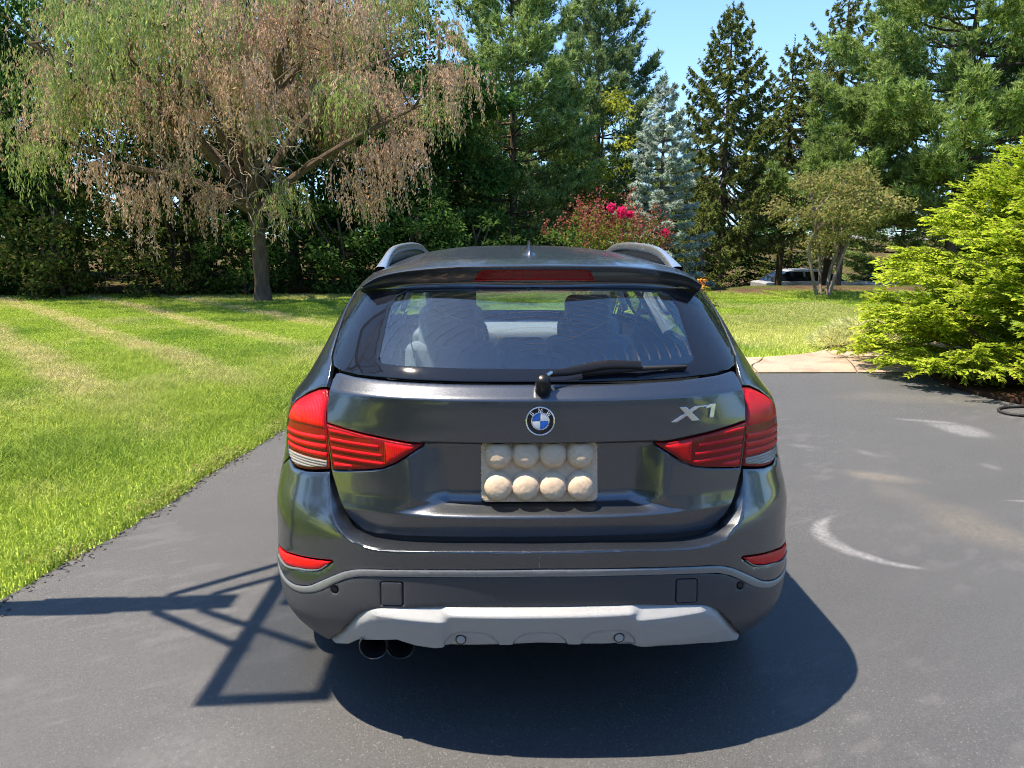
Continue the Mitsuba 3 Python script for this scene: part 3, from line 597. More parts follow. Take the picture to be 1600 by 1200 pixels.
scene['grass_blade'] = {'type': 'principledthin', 'base_color': GR, 'roughness': .45, 'diff_trans': .6, 'spec_trans': 0.0, 'eta': 1.3}
def soil_fn(p, n, uv):
    u = N(p.x*40, p.y*40)*.6+N(p.x*9, p.y*9, 4)*.4
    lawn = lawn_col(p, u, .45+.3*N(p.x*70, p.y*70))
    far = SS(16.2, 17.4, p.y+.9*(N(p.x*.8, p.y*.8)-.5)+SS(3, 8, p.x)*-.1)
    lit = MIX((.045, .033, .022), (.13, .095, .06), FBM(p.x*3, p.y*3, 2, 4))
    lit = MIX(lit, (.06, .085, .02), SS(.5, .65, FBM(p.x*.9, p.y*.9, 8, 3))*.7)
    return MIX(lawn, lit, far)
scene['lawn_soil'] = {'type': 'twosided', 'bsdf': {'type': 'diffuse', 'reflectance': mikit.proc(soil_fn)}}
xs_ = np.unique(np.r_[np.linspace(-400, -30, 12), np.linspace(-30, 40, 106), np.linspace(40, 400, 12)]); ys_ = np.unique(np.r_[np.linspace(-400, -12, 10), np.linspace(-12, 50, 94), np.linspace(50, 500, 12)])
X, Y = np.meshgrid(xs_, ys_, indexing='ij')
put('lawn', gridmesh(np.stack([X, Y, gz(X, Y)], -1)), 'lawn_soil', True, kind='structure')
# ---- driveway
rng = np.random.default_rng(11)
yy = np.arange(6.3, -9, -.035); ex = edge_x(yy)+.018*(meshkit.fbm(np.stack([yy*2.2, yy*0, yy*0], -1), 4)-.5)*2+.010*(meshkit.noise(np.stack([yy*14, yy*0+3, yy*0], -1))-.5)*2
# concrete walk
CF = [(-1.66, 6.33), (2.81, 6.36), (4.0, 6.34), (4.82, 6.32), (5.6, 6.3), (7.6, 6.2), (9, 6.1)]
CB = [(9, 9.4), (7.5, 9.1), (6.04, 8.75), (5.45, 8.72), (5.0, 8.52), (4.67, 8.30), (4.3, 7.9), (3.94, 7.66), (3.5, 7.48), (3.12, 7.40), (2.2, 7.42), (0, 7.5), (-1.6, 7.5)]
bed = [(4.86, 6.30), (4.73, 5.9), (4.66, 5.35), (4.72, 4.95), (4.86, 4.66), (5.3, 4.1), (6.2, 3.6), (8, 3.3), (12, 3.2), (12, 6.3)]
drv = Polygon([(a, b) for a, b in zip(ex, yy)]+[(-9.6, -20), (16, -20), (16, 3.3)]+[(12, 3.2), (8, 3.3), (6.2, 3.6), (5.3, 4.1), (4.86, 4.66), (4.72, 4.95), (4.66, 5.35), (4.73, 5.9), (4.86, 6.33)]+[(-1.66, 6.33)]).buffer(0)
def slab(pg, z, t=.03, h=.5, prof=None):
    return panel(pg, lambda a, b: np.stack([a, b, z+0*a], -1), h, t, .004)
def asph_fn(p, n, uv):
    x, y = p.x, p.y
    g = N(x*420, y*420)*.5+N(x*190, y*190, 3)*.3+N(x*900, y*900, 5)*.2
    b = FBM(x*.8, y*.8, 1, 4); s2 = FBM(x*2.2+y*.9, y*5.0-x*.7, 2, 4)
    v = .064+.010*(b-.5)+.008*(s2-.5)+.048*(g-.5)
    col = mi.Color3f(v*.945, v, v*1.07)
    sp = SS(.80, .92, N(x*210, y*210, 9))*SS(.30, .75, N(x*1.1, y*1.1, 6)); col = MIX(col, (.20, .20, .20), sp*.35)
    return stains(x, y, col)
def stains(x, y, col):
    w = FBM(x*3, y*3, 4, 3)-.5; fine = .35+.9*N(x*60, y*60, 8); sc = FBM(x*6+y*3, y*16-x*8, 3, 3)
    def blob(cx, cy, rx, ry, a):
        c, s = math.cos(a), math.sin(a); u = ((x-cx)*c+(y-cy)*s)/rx; v = (-(x-cx)*s+(y-cy)*c)/ry
        return 1-SS(.15, 1.0, dr.sqrt(u*u+v*v)+w*.9)
    def arc(cx, cy, r, wd, a0, a1):
        dx, dy = x-cx, y-cy; d = dr.abs(dr.sqrt(dx*dx+dy*dy)-r+w*.06); a = dr.atan2(dy, dx)
        m = SS(a0, a0+.5, a)*(1-SS(a1-.6, a1, a)); return (1-SS(wd*.2, wd, d))*m
    chalk = arc(1.98, 1.56, .37, .085, 2.2, 4.6)*0
    dx, dy = x-1.98, y-1.62; rr = dr.sqrt(dx*dx+dy*dy); aa = dr.atan2(-dy, -dx)      # swept crescent, open to the right
    th = .075*SS(-1.5, .2, aa)*(1-SS(.0, 1.5, aa)*.75)+.012
    chalk = (1-SS(th*.05, th, dr.abs(rr-.36+w*.05)))*SS(-1.25, -.5, aa)*(1-SS(1.1, 1.6, aa))
    c2 = blob(3.72, 3.75, .22, .30, .3)*.85+blob(3.55, 4.1, .30, .05, -.35)*.7+blob(2.6, 3.15, .10, .28, .5)*.5+blob(2.2, 3.35, .22, .09, -.4)*.45+blob(4.3, 3.55, .35, .05, -.2)*.6+blob(3.3, 2.8, .09, .16, .2)*.5
    col = MIX(col, (.40, .41, .44), dr.clip((chalk*.32+c2*.28)*fine, 0, .7))
    sand = blob(2.42, 2.62, .34, .13, -.35)*.6+blob(2.5, 1.75, .26, .75, .25)*.42+blob(3.9, 5.0, 1.0, .3, -.2)*.3+blob(2.6, 1.25, .35, .12, -.3)*.35
    col = MIX(col, (.19, .165, .125), dr.clip(sand*fine*.65, 0, .5))
    dust = SS(.55, .82, sc)*.35*SS(.3, .7, N(x*.9, y*.9, 12)); col = MIX(col, (.14, .142, .148), dust*.6)
    sm = blob(-1.35, -.45, .5, .25, .2)*.30+blob(-1.1, -.1, .3, .4, .0)*.16; col = MIX(col, (.20, .21, .22), sm*fine)
    scr = (1-SS(.0, .012, dr.abs(y-2.13+.12*(x-3.2)+w*.03)))*SS(2.9, 3.1, x)*(1-SS(4.4, 4.6, x)); col = MIX(col, (.42, .42, .42), scr*.6)
    return col
def asph_h(p, n, uv): return .5*N(p.x*230, p.y*230, 2)+.5*N(p.x*480, p.y*480, 6)
scene['asphalt'] = {'type': 'twosided', 'bsdf': {'type': 'bumpmap', 'scale': .0022, 'texture': mikit.proc(asph_h, 1e-3), 'bsdf': {'type': 'principled', 'base_color': mikit.proc(asph_fn), 'roughness': .58, 'specular': .5}}}
put('driveway', slab(drv, 0.0), 'asphalt', False, kind='structure')
# crumbled rim of old asphalt under the seal coat
def conc_fn(p, n, uv):
    x, y = p.x, p.y
    c = MIX((.26, .195, .15), (.37, .285, .225), FBM(x*1.6, y*1.6, 3, 4)); c = MIX(c, (.19, .13, .10), SS(.52, .7, FBM(x*4, y*4, 6, 4))*.5)
    return c*mi.Color3f(.9+.2*N(x*120, y*120))
scene['walk_concrete'] = {'type': 'twosided', 'bsdf': {'type': 'bumpmap', 'scale': .004, 'texture': mikit.proc(lambda p, n, uv: FBM(p.x*14, p.y*14, 0, 4), 4e-3), 'bsdf': {'type': 'principled', 'base_color': mikit.proc(conc_fn), 'roughness': .6, 'specular': .3}}}
walk = Polygon(CF+smooth_line(CB, 5).tolist()).buffer(0)
j1 = LineString(smooth_line([(3.44, 7.6), (3.36, 7.42), (3.2, 7.1), (3.0, 6.8), (2.9, 6.3)], 6)); j2 = LineString(smooth_line([(4.5, 8.3), (4.36, 7.6), (4.38, 7.3), (4.28, 6.9), (4.06, 6.3)], 6)); j3 = LineString([(-.2, 6.2), (-.1, 7.7)]); j4 = LineString(smooth_line([(6.2, 9), (5.6, 7.6), (5.5, 6.2)], 5))
pcs = walk.difference(unary_union([j.buffer(.008) for j in (j1, j2, j3, j4)]))
put('concrete_walk', slab(walk.buffer(-.02), -.006, .03, .6), mat('joint_dirt', (.08, .065, .05), .9), False, kind='structure')
for pg in polys(pcs.buffer(-.001)): put('concrete_walk__slab', slab(pg, .016, .05, .35), 'walk_concrete', False)
scene['mulch_mat'] = {'type': 'twosided', 'bsdf': {'type': 'diffuse', 'reflectance': mikit.proc(lambda p, n, uv: MIX((.020, .012, .008), (.07, .042, .028), FBM(p.x*22, p.y*22, p.z*22, 4)))}}
put('planting_bed', panel(Polygon(bed).buffer(-.01), lambda a, b: np.stack([a, b, .02+.06*meshkit.fbm(np.stack([a*3, b*3, 0*a], -1), 3)], -1), .12, .1, .02), 'mulch_mat', True, kind='structure')

# ---- grass
def blades(n, hmin, hmax, w, size, seed):
    r = np.random.default_rng(seed); x, y = r.uniform(-size/2, size/2, (2, n)); a = r.uniform(0, 2*np.pi, n); cl = meshkit.noise(np.stack([x*7/size*size, y*7, 0*x+seed], -1)); h = hmin+(hmax-hmin)*np.clip(r.beta(2, 2.4, n)*(.45+1.1*cl), 0, 1.1)
    lean = r.uniform(.15, .9, n)*h; la = r.uniform(0, 2*np.pi, n); ww = w*r.uniform(.7, 1.3, n)
    dx, dy = np.cos(a)*ww/2, np.sin(a)*ww/2; lx, ly = np.cos(la)*lean, np.sin(la)*lean; z0 = 0*x-.01
    V = np.stack([np.stack([x-dx, y-dy, z0], 1), np.stack([x+dx, y+dy, z0], 1), np.stack([x-dx*.8+lx*.35, y-dy*.8+ly*.35, h*.6], 1), np.stack([x+dx*.8+lx*.35, y+dy*.8+ly*.35, h*.6], 1), np.stack([x+lx, y+ly, h*r.uniform(.8, 1, n)], 1)], 1)
    b = np.arange(n)*5; F = np.vstack([np.stack([b, b+1, b+3], 1), np.stack([b, b+3, b+2], 1), np.stack([b+2, b+3, b+4], 1)])
    u = r.uniform(0, 1, n); UV = np.stack([np.repeat(u, 5), np.tile([0, 0, .55, .55, 1.0], n)], 1)
    return (V.reshape(-1, 3), F), UV
kinds = {}
for nm, args in dict(a=(6000, .035, .155, .0060, 1.0, 1), b=(6000, .035, .155, .0060, 1.0, 2), c=(11000, .035, .095, .0085, 2.0, 3), d=(11000, .035, .095, .0085, 2.0, 4)).items():
    m, uv = blades(*args); scene['grass_tile_'+nm] = {'type': 'shapegroup', 'blades': mikit.ply(m, 'grass_blade', False, uv=uv)}
r = np.random.default_rng(3); gi = 0
dz = Polygon([(a, b) for a, b in zip(ex, yy)]+[(16, -9), (16, 3.3)]+bed[::-1][1:]+[(4.86, 6.33), (-1.66, 6.33)]).buffer(0)
solid_zone = unary_union([drv, walk, Polygon(bed)])
def tile(nm, x, y, s=1.0):
    global gi
    gi += 1
    scene['grass__%03d' % gi] = {'type': 'instance', 'to_world': T().translate([x, y, float(gz(x, y))]).rotate([0, 0, 1], float(r.integers(0, 4)*90)).scale([1, 1, s*float(r.uniform(.88, 1.15))]), 'g': {'type': 'ref', 'id': 'grass_tile_'+nm}}
for x in np.arange(-7.5, -1.4, 1.0):
    for y in np.arange(-.5, 8.5, 1.0):
        if not solid_zone.intersects(sbox(x-.5, y-.5, x+.5, y+.5)): tile(r.choice(['a', 'b']), x, y)
for x in np.arange(-14, 14, 2.0):
    for y in np.arange(1.0, 17.5, 2.0):
        if x < -8 or y > 8.9:
            if not solid_zone.intersects(sbox(x-1, y-1, x+1, y+1)): tile(r.choice(['c', 'd']), x, y)
# the strips along the edges, cut blade by blade
m, uv = blades(90000, .03, .125, .0060, 1.0, 9); V = m[0].reshape(-1, 5, 3); c = V[:, :2, :2].mean(1)
r2 = np.random.default_rng(8); N0 = len(V)
def edge_fill(zone_box, n):
    x0, y0, x1, y1 = zone_box; p = np.stack([r2.uniform(x0, x1, n), r2.uniform(y0, y1, n)], 1)
    return p
tiles_done = unary_union([sbox(t['to_world'].matrix[0, 3]-.5, t['to_world'].matrix[1, 3]-.5, t['to_world'].matrix[0, 3]+.5, t['to_world'].matrix[1, 3]+.5) if t['g']['id'][-1] in 'ab' else sbox(t['to_world'].matrix[0, 3]-1, t['to_world'].matrix[1, 3]-1, t['to_world'].matrix[0, 3]+1, t['to_world'].matrix[1, 3]+1) for k, t in scene.items() if k.startswith('grass__')])
near = sbox(-8, -1, -1.3, 9).difference(tiles_done).difference(solid_zone.buffer(-.015)); back = sbox(-1.6, 7, 10, 17.6).union(sbox(-8, 8.0, -1.6, 9.2)).difference(tiles_done).difference(solid_zone.buffer(-.01)).difference(near)
pp = []
for zone, dn in ((near, 5200), (back, 1700)):
    x0, y0, x1, y1 = zone.bounds; n = int((x1-x0)*(y1-y0)*dn); p = np.stack([r2.uniform(x0, x1, n), r2.uniform(y0, y1, n)], 1); pp.append(p[shapely.contains_xy(zone, p[:, 0], p[:, 1])])
pp = np.vstack(pp)[:N0*3]; idx = r2.integers(0, N0, len(pp)); VV = V[idx].copy(); VV[..., :2] += (pp-c[idx])[:, None]; sc_ = np.where(pp[:, 1] > 8, 1.5, 1.0)
VV[..., 2] += -.012
b = np.arange(len(pp))*5; F = np.vstack([np.stack([b, b+1, b+3], 1), np.stack([b, b+3, b+2], 1), np.stack([b+2, b+3, b+4], 1)])
scene['grass__000'] = mikit.ply((VV.reshape(-1, 3), F), 'grass_blade', False, uv=uv.reshape(-1, 5, 2)[idx].reshape(-1, 2))
tag('grass', 'long bright green lawn grass with dry straw stripes', 'grass', kind='stuff')
# ================================================================== plants
def unit(a): return a/(np.linalg.norm(a, axis=-1, keepdims=True)+1e-12)
def leafmesh(c, d, nrm, L, W, col, fold=.0):
    """leaf quads: base at c, axis d, face normal near nrm; L and W per leaf; col per leaf"""
    k = len(c); d = unit(d); s = unit(np.cross(d, nrm)); n_ = np.cross(s, d); L = np.broadcast_to(L, k)[:, None]; W = np.broadcast_to(W, k)[:, None]
    V = np.stack([c, c+d*L*.5+s*W*.5+n_*L*fold, c+d*L, c+d*L*.5-s*W*.5+n_*L*fold], 1)
    b = np.arange(k)*4; F = np.vstack([np.stack([b, b+1, b+2], 1), np.stack([b, b+2, b+3], 1)])
    return V.reshape(-1, 3), F, np.repeat(col, 4, 0)
def needles(c, d, r, L, W, spread, k, col):
    """k needles (single triangles) fanning out of each point c round the direction d"""
    n = len(c); cc = np.repeat(c, k, 0); dd = unit(np.repeat(d, k, 0)+spread*r.normal(size=(n*k, 3))); s = unit(np.cross(dd, r.normal(size=(n*k, 3))))
    LL = (np.broadcast_to(L, n).repeat(k)*r.uniform(.7, 1.2, n*k))[:, None]; w = W*.5
    V = np.stack([cc-s*w, cc+s*w, cc+dd*LL], 1); b = np.arange(n*k)*3
    return V.reshape(-1, 3), np.stack([b, b+1, b+2], 1), np.repeat(np.repeat(col, k, 0)*r.uniform(.8, 1.2, (n*k, 1)), 3, 0)
def pal(r, n, cols, jit=.22):
    """n leaf colours drawn between the given ones"""
    cols = np.array(cols); a = r.integers(0, len(cols), n); b = r.integers(0, len(cols), n); t = r.uniform(0, 1, (n, 1))
    return np.clip((cols[a]*(1-t)+cols[b]*t)*r.uniform(1-jit, 1+jit, (n, 1)), .003, .9)
def joinc(ms):
    vs, fs, cs, o = [], [], [], 0
    for v, f, c in ms: vs.append(v); fs.append(f+o); cs.append(c); o += len(v)
    return (np.vstack(vs), np.vstack(fs)), np.vstack(cs)
def leaf_bsdf(name, dt=.8, rough=.5): scene[name] = {'type': 'principledthin', 'base_color': {'type': 'mesh_attribute', 'name': 'vertex_color'}, 'roughness': rough, 'diff_trans': dt, 'spec_trans': 0.0, 'eta': 1.35}
leaf_bsdf('leaf', .8); leaf_bsdf('needle', .8, .5); leaf_bsdf('petal', .7)
scene['bark'] = {'type': 'twosided', 'bsdf': {'type': 'diffuse', 'reflectance': mikit.proc(lambda p, n, uv: MIX((.055, .042, .033), (.17, .135, .105), FBM(p.x*16, p.y*16, p.z*3.5, 4)))}}
scene['bark_pale'] = {'type': 'twosided', 'bsdf': {'type': 'diffuse', 'reflectance': mikit.proc(lambda p, n, uv: MIX((.11, .09, .07), (.27, .23, .19), FBM(p.x*14, p.y*14, p.z*4, 4)))}}
scene['twig_pale'] = {'type': 'twosided', 'bsdf': {'type': 'diffuse', 'reflectance': rgb(.36, .32, .27)}}
def bumpy_trunk(path, rad, n=14, seed=0):
    v, f = tube(path, rad, n); q = meshkit.fbm(v*np.array([7, 7, 2.0])+seed, 3)-.5; c = np.repeat(np.asarray(path), n, 0); c = np.vstack([c, np.asarray(path)[:1], np.asarray(path)[-1:]])
    return v+(v-c)*q[:, None]*.5, f
def place(V, M): return V+np.array(M)
def tree(key, lab, cat, trunk, crown, bark='bark', leaf='leaf', group=None, extra=()):
    k, i = key, 0
    while k+'__crown' in scene: i += 1; k = '%s_%03d' % (key, i)
    tag(k, lab, cat, group); scene[k+'__trunk'] = mikit.ply(trunk, bark, 40)
    m, c = joinc(crown) if isinstance(crown, list) else crown
    scene[k+'__crown'] = mikit.ply(m, leaf, False, color=c); return k
def pine(x, y, H, R, seed, cols, bare=.12, tuft=(.20, .036, 7), dens_=1.0, top_flat=.75):
    r = np.random.default_rng(seed); z0 = float(gz(x, y)); bx_ = []; P, D = [], []; br = []
    zs = np.arange(H*bare, H*.99, .42/dens_)
    for z in zs:
        t = (z-H*bare)/(H*(1-bare)); rad = R*min(1, .65+1.2*t if t < .3 else 1.0)*(1-t**2.2)**.75
        for a in r.uniform(0, 2*np.pi)+np.arange(5)*2*np.pi/5+r.normal(0, .25, 5):
            L = max(.35, rad*r.uniform(.62, 1.12)); el = np.interp(t, [0, .5, 1], [-.08, .22, .95])+r.normal(0, .1)
            s = np.linspace(0, 1, 7); h = np.array([math.cos(a), math.sin(a), 0]); path = np.array([0, 0, z])+np.outer(s*L*math.cos(el), h)+np.outer(s*L*math.sin(el)+.22*L*s**2.2-.08*L*np.sin(np.pi*s), [0, 0, 1])
            br.append((path, np.linspace(.012+.012*L, .006, 7)))
            m = max(8, int(L*19*dens_)); tt = np.sqrt(r.uniform(.12, 1, m)); q = np.stack([np.interp(tt, s, path[:, i]) for i in range(3)], 1)
            side = np.array([-h[1], h[0], 0]); sg = r.choice([-1, 1], m)[:, None]; ln = (.14+.46*L*(1.05-tt)*r.uniform(.3, 1, m)+.1)[:, None]
            dd = unit(h*.75+side*sg*r.uniform(.3, 1.0, (m, 1))+np.array([0, 0, 1])*r.uniform(.0, .55, (m, 1)))
            for k_ in range(5):
                u = (.3, .6, .85, 1.0, 1.08)[k_]; P.append(q+dd*ln*u+r.normal(0, .05+.03*k_/4, (m, 3))); D.append(unit(dd*.8+np.array([0, 0, .6])+r.normal(0, .3, (m, 3))))
    P, D = np.vstack(P), np.vstack(D)
    col = pal(r, len(P), cols)*1.3*(.8+.45*meshkit.noise(P*1.3)[:, None])
    v, f, c = needles(P, D, r, tuft[0], tuft[1], .42, tuft[2], col); off = np.array([x, y, z0])
    tr = [bumpy_trunk(np.stack([.05*np.sin(np.linspace(0, 3, 10)+seed), .05*np.cos(np.linspace(0, 2, 10)), np.linspace(-.2, H*.96, 10)], 1)+off, np.linspace(.012*H+.05, .02, 10), 10, seed)]
    tr += [tube(p+off, rr, 4) for p, rr in br]
    return cat_(tr), [(v+off, f, c)]
def spruce(x, y, H, R, seed, cols, droop=.5, bare=.03, nd=(.10, .042, 5), dens_=1.0):
    r = np.random.default_rng(seed); z0 = float(gz(x, y)); P, D = [], []; br = []
    for z in np.arange(H*bare, H*.985, .30/dens_):
        t = (z-H*bare)/(H*(1-bare)); rad = R*(1-t)**.72+.05
        nb = 7 if t < .75 else 5
        for a in r.uniform(0, 2*np.pi)+np.arange(nb)*2*np.pi/nb+r.normal(0, .22, nb):
            L = max(.12, rad*r.uniform(.7, 1.13)); s = np.linspace(0, 1, 6); h = np.array([math.cos(a), math.sin(a), 0]); el = np.interp(t, [0, .6, 1], [-.25, .05, .75])
            path = np.array([0, 0, z])+np.outer(s*L*math.cos(el), h)+np.outer(s*L*math.sin(el)-.20*L*np.sin(np.pi*s*.9)*droop*2+.12*L*s**3, [0, 0, 1]); br.append((path, np.linspace(.008+.01*L, .004, 6)))
            m = max(4, int(L*15*dens_)); tt = np.sqrt(r.uniform(.05, 1, m)); q = np.stack([np.interp(tt, s, path[:, i]) for i in range(3)], 1)
            side = np.array([-h[1], h[0], 0]); sg = r.uniform(-1, 1, (m, 1)); ln = (.10+.30*L*(1.02-tt)*r.uniform(.3, 1, m))[:, None]
            dd = unit(h*.55+side*sg*1.1+np.array([0, 0, -1.0])*droop*r.uniform(.3, 1.8, (m, 1))); k = 5
            for k_ in range(k): u = (k_+.6)/k; P.append(q+dd*ln*u); D.append(dd)
            P.append(path[-2:]); D.append(np.repeat(unit(path[-1:]-path[-2:-1]), 2, 0))
    zt = np.linspace(H*.93, H*1.03, 12); P.append(np.stack([0*zt, 0*zt, zt], 1)); D.append(np.tile([0, 0, 1.0], (12, 1)))
    P, D = np.vstack(P), np.vstack(D); col = pal(r, len(P), cols)*1.25*(.8+.45*meshkit.noise(P*1.6)[:, None])
    v, f, c = needles(P, D, r, nd[0], nd[1], .75, nd[2], col); off = np.array([x, y, z0])
    tr = [bumpy_trunk(np.stack([np.zeros(8), np.zeros(8), np.linspace(-.2, H, 8)], 1)+off, np.linspace(.012*H+.03, .012, 8), 9, seed)]+[tube(p+off, rr, 4) for p, rr in br]
    return cat_(tr), [(v+off, f, c)]
def broad(x, y, H, R, seed, cols, nl=9000, leaf=(.13, .075), bare=.22, squash=1.0, stems=1, zlow=None, clump=46, zmin=.06):
    """broadleaved tree: trunk, limbs, and leaves in clumps along the limbs' ends"""
    r = np.random.default_rng(seed); z0 = float(gz(x, y)); off = np.array([x, y, z0]); tr = []; cl = []
    hb = H*bare
    for s_ in range(stems):
        a0 = r.uniform(0, 6.28); lean = (.0 if stems == 1 else .35)*hb
        b = np.array([math.cos(a0)*.10*(stems > 1), math.sin(a0)*.10*(stems > 1), -.1]); tp = np.array([math.cos(a0)*lean, math.sin(a0)*lean, hb])
        end = np.array([tp[0]*1.6+r.normal(0, .2), tp[1]*1.6+r.normal(0, .2), H*.85])
        path = smooth_line([b, b*.5+tp*.5+r.normal(0, .04, 3), tp, tp*.5+end*.5+r.normal(0, .15, 3), end], 4); r0 = (.016*H+.03)/math.sqrt(stems)*1.1
        tr.append(bumpy_trunk(path+off, np.linspace(r0, .03, len(path)), 10, seed+s_))
        nlimb = max(4, int(15/stems))
        for i in range(nlimb):
            t = r.uniform(.38, .95); q = path[int(t*(len(path)-1))]; a = r.uniform(0, 6.28); el = r.uniform(.1, .9); zr = (q[2]-hb)/(H-hb); L = R*r.uniform(.5, 1.0)*(1.05-.55*max(0, zr))
            d = np.array([math.cos(a)*math.cos(el), math.sin(a)*math.cos(el), math.sin(el)]); lp = smooth_line([q, q+d*L*.5+r.normal(0, .08, 3), q+d*L+[0, 0, -.12*L]], 4)
            tr.append(tube(lp+off, np.linspace(.02+.012*L, .008, len(lp)), 5)); cl += [lp[-1], lp[-3], lp[-1]+r.normal(0, .35, 3), lp[-4]+r.normal(0, .3, 3)]
    k = clump; a = r.uniform(0, 6.28, k); zz = r.uniform(0, 1, k); rad = R*np.sqrt(np.maximum(0, 1-(2*zz-1)**2))**.8*r.uniform(.72, 1.0, k); zb = hb*.8 if zlow is None else zlow
    cl = np.vstack([np.array(cl), np.stack([np.cos(a)*rad, np.sin(a)*rad, zb+(H-zb)*zz], 1)])
    cs = r.uniform(.28, .62, len(cl))*R*.42; w = cs**2; pick = r.choice(len(cl), nl, p=w/w.sum())
    g_ = r.normal(size=(nl, 3)); g_ = unit(g_)*(r.uniform(0, 1, nl)**.45)[:, None]
    P = cl[pick]+g_*cs[pick][:, None]*np.array([1.15, 1.15, .62*squash]); P[:, 2] = np.where(P[:, 2] < zmin, zmin+r.uniform(0, .5, nl)*(zmin > .1), P[:, 2])
    d = unit(g_*.6+r.normal(size=(nl, 3))*.7+np.array([0, 0, -.25])); nr = unit(np.array([0, 0, 1.0])+r.normal(size=(nl, 3))*.55)
    tone = r.uniform(.75, 1.25, len(cl))[pick][:, None]
    v, f, c = leafmesh(P, d, nr, leaf[0]*r.uniform(.7, 1.25, nl), leaf[1]*r.uniform(.7, 1.25, nl), pal(r, nl, cols)*tone)
    return cat_(tr), [(v+off, f, c)]

PINE = [(.15, .225, .07), (.22, .31, .105), (.28, .36, .145), (.10, .16, .055)]
SPRU = [(.10, .14, .036), (.15, .185, .055), (.07, .105, .032), (.19, .21, .07)]
BLUE = [(.30, .37, .33), (.40, .47, .43), (.21, .27, .24)]
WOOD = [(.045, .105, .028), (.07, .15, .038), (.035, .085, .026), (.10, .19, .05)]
YELL = [(.27, .32, .04), (.36, .38, .06), (.20, .26, .04)]

tree('white_pine', 'tall soft green pine behind the car, just right of the weeping willow', 'pine tree', *pine(.45, 24.5, 10.6, 3.15, 1, PINE, bare=.07), leaf='needle')
tree('white_pine', 'grey green pine with upswept branches left of the blue spruce', 'pine tree', *pine(4.0, 28.8, 11.6, 3.0, 2, [(.14, .20, .085), (.19, .26, .11), (.10, .155, .07)]), leaf='needle')
tree('white_pine', 'large bright green pine filling the upper right corner', 'pine tree', *pine(14.2, 21.2, 12.6, 4.1, 3, [(.16, .24, .068), (.23, .32, .098), (.29, .37, .14), (.11, .17, .055)], bare=.16, dens_=1.25), leaf='needle')
tree('white_pine', 'pine at the right edge beyond the bright shrub', 'pine tree', *pine(19.6, 21.0, 12.0, 4.0, 4, PINE), leaf='needle')
tree('white_pine', 'low green pine behind the small brownish tree', 'pine tree', *pine(11.2, 22.2, 6.0, 2.4, 5, [(.17, .245, .072), (.23, .32, .10), (.12, .18, .055)], bare=.34), leaf='needle')
tree('norway_spruce', 'dark pointed spruce with hanging twigs right of the blue spruce', 'spruce tree', *spruce(7.9, 24.6, 9.9, 2.85, 6, SPRU, .6, bare=.27, dens_=1.2), leaf='needle')
tree('norway_spruce', 'dark spruce with a thin bare top left of the large bright pine', 'spruce tree', *spruce(13.7, 28.8, 12.1, 3.8, 7, SPRU, .6, bare=.40, dens_=1.0), leaf='needle')
tree('norway_spruce', 'shorter dark spruce beside the spruce with the thin bare top', 'spruce tree', *spruce(11.3, 27.8, 9.9, 2.7, 8, SPRU, .5, bare=.44, dens_=1.05), leaf='needle')
tree('norway_spruce', 'low dark spruce at the foot of the blue spruce', 'spruce tree', *spruce(6.3, 21.2, 2.6, 1.5, 9, SPRU, .5), leaf='needle')
tree('blue_spruce', 'small silvery blue spruce with a narrow tip', 'spruce tree', *spruce(4.55, 19.3, 5.75, 1.55, 10, BLUE, .12, nd=(.11, .044, 6), dens_=1.2), leaf='needle')
tree('young_tree', 'yellow green young tree between the grey green pine and the blue spruce', 'tree', *broad(3.3, 24.2, 6.6, 1.55, 11, YELL, 5200, (.13, .08), .25))
tree('small_tree', 'small olive green tree with several stems left of the bright shrub', 'tree', *broad(8.05, 16.3, 3.05, 1.38, 12, [(.19, .22, .065), (.27, .26, .10), (.28, .24, .12), (.16, .21, .06)], 9500, (.085, .05), .42, stems=4, zlow=1.45, clump=50, zmin=1.0), bark='bark_pale')
# left wood
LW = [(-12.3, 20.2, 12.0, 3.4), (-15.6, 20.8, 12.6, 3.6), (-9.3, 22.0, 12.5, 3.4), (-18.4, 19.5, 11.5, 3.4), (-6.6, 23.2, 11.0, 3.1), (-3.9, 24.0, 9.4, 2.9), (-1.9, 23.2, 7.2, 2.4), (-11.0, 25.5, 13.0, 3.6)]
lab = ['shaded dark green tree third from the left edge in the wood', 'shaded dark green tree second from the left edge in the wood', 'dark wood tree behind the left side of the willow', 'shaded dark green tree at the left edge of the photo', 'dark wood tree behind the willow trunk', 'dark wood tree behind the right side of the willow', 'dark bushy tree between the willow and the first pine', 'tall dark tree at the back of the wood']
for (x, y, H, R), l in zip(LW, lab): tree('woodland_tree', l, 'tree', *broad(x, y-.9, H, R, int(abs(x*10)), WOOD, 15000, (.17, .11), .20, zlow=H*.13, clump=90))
UN = [(-16.2, 17.9, 2.6, 1.5), (-13.6, 18.1, 2.2, 1.4), (-11.3, 18.0, 2.7, 1.5), (-8.9, 18.4, 2.4, 1.5), (-6.9, 18.6, 2.0, 1.3), (-4.6, 19.2, 2.4, 1.5), (-2.6, 19.6, 2.6, 1.6), (-.6, 21.0, 2.2, 1.5), (1.8, 21.6, 1.8, 1.3), (-18.6, 17.2, 2.6, 1.5)]
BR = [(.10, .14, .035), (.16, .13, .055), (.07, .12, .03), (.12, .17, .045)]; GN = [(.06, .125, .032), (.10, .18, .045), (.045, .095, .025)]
uc = [GN, WOOD, BR, BR, GN, GN, WOOD, GN, GN, WOOD]
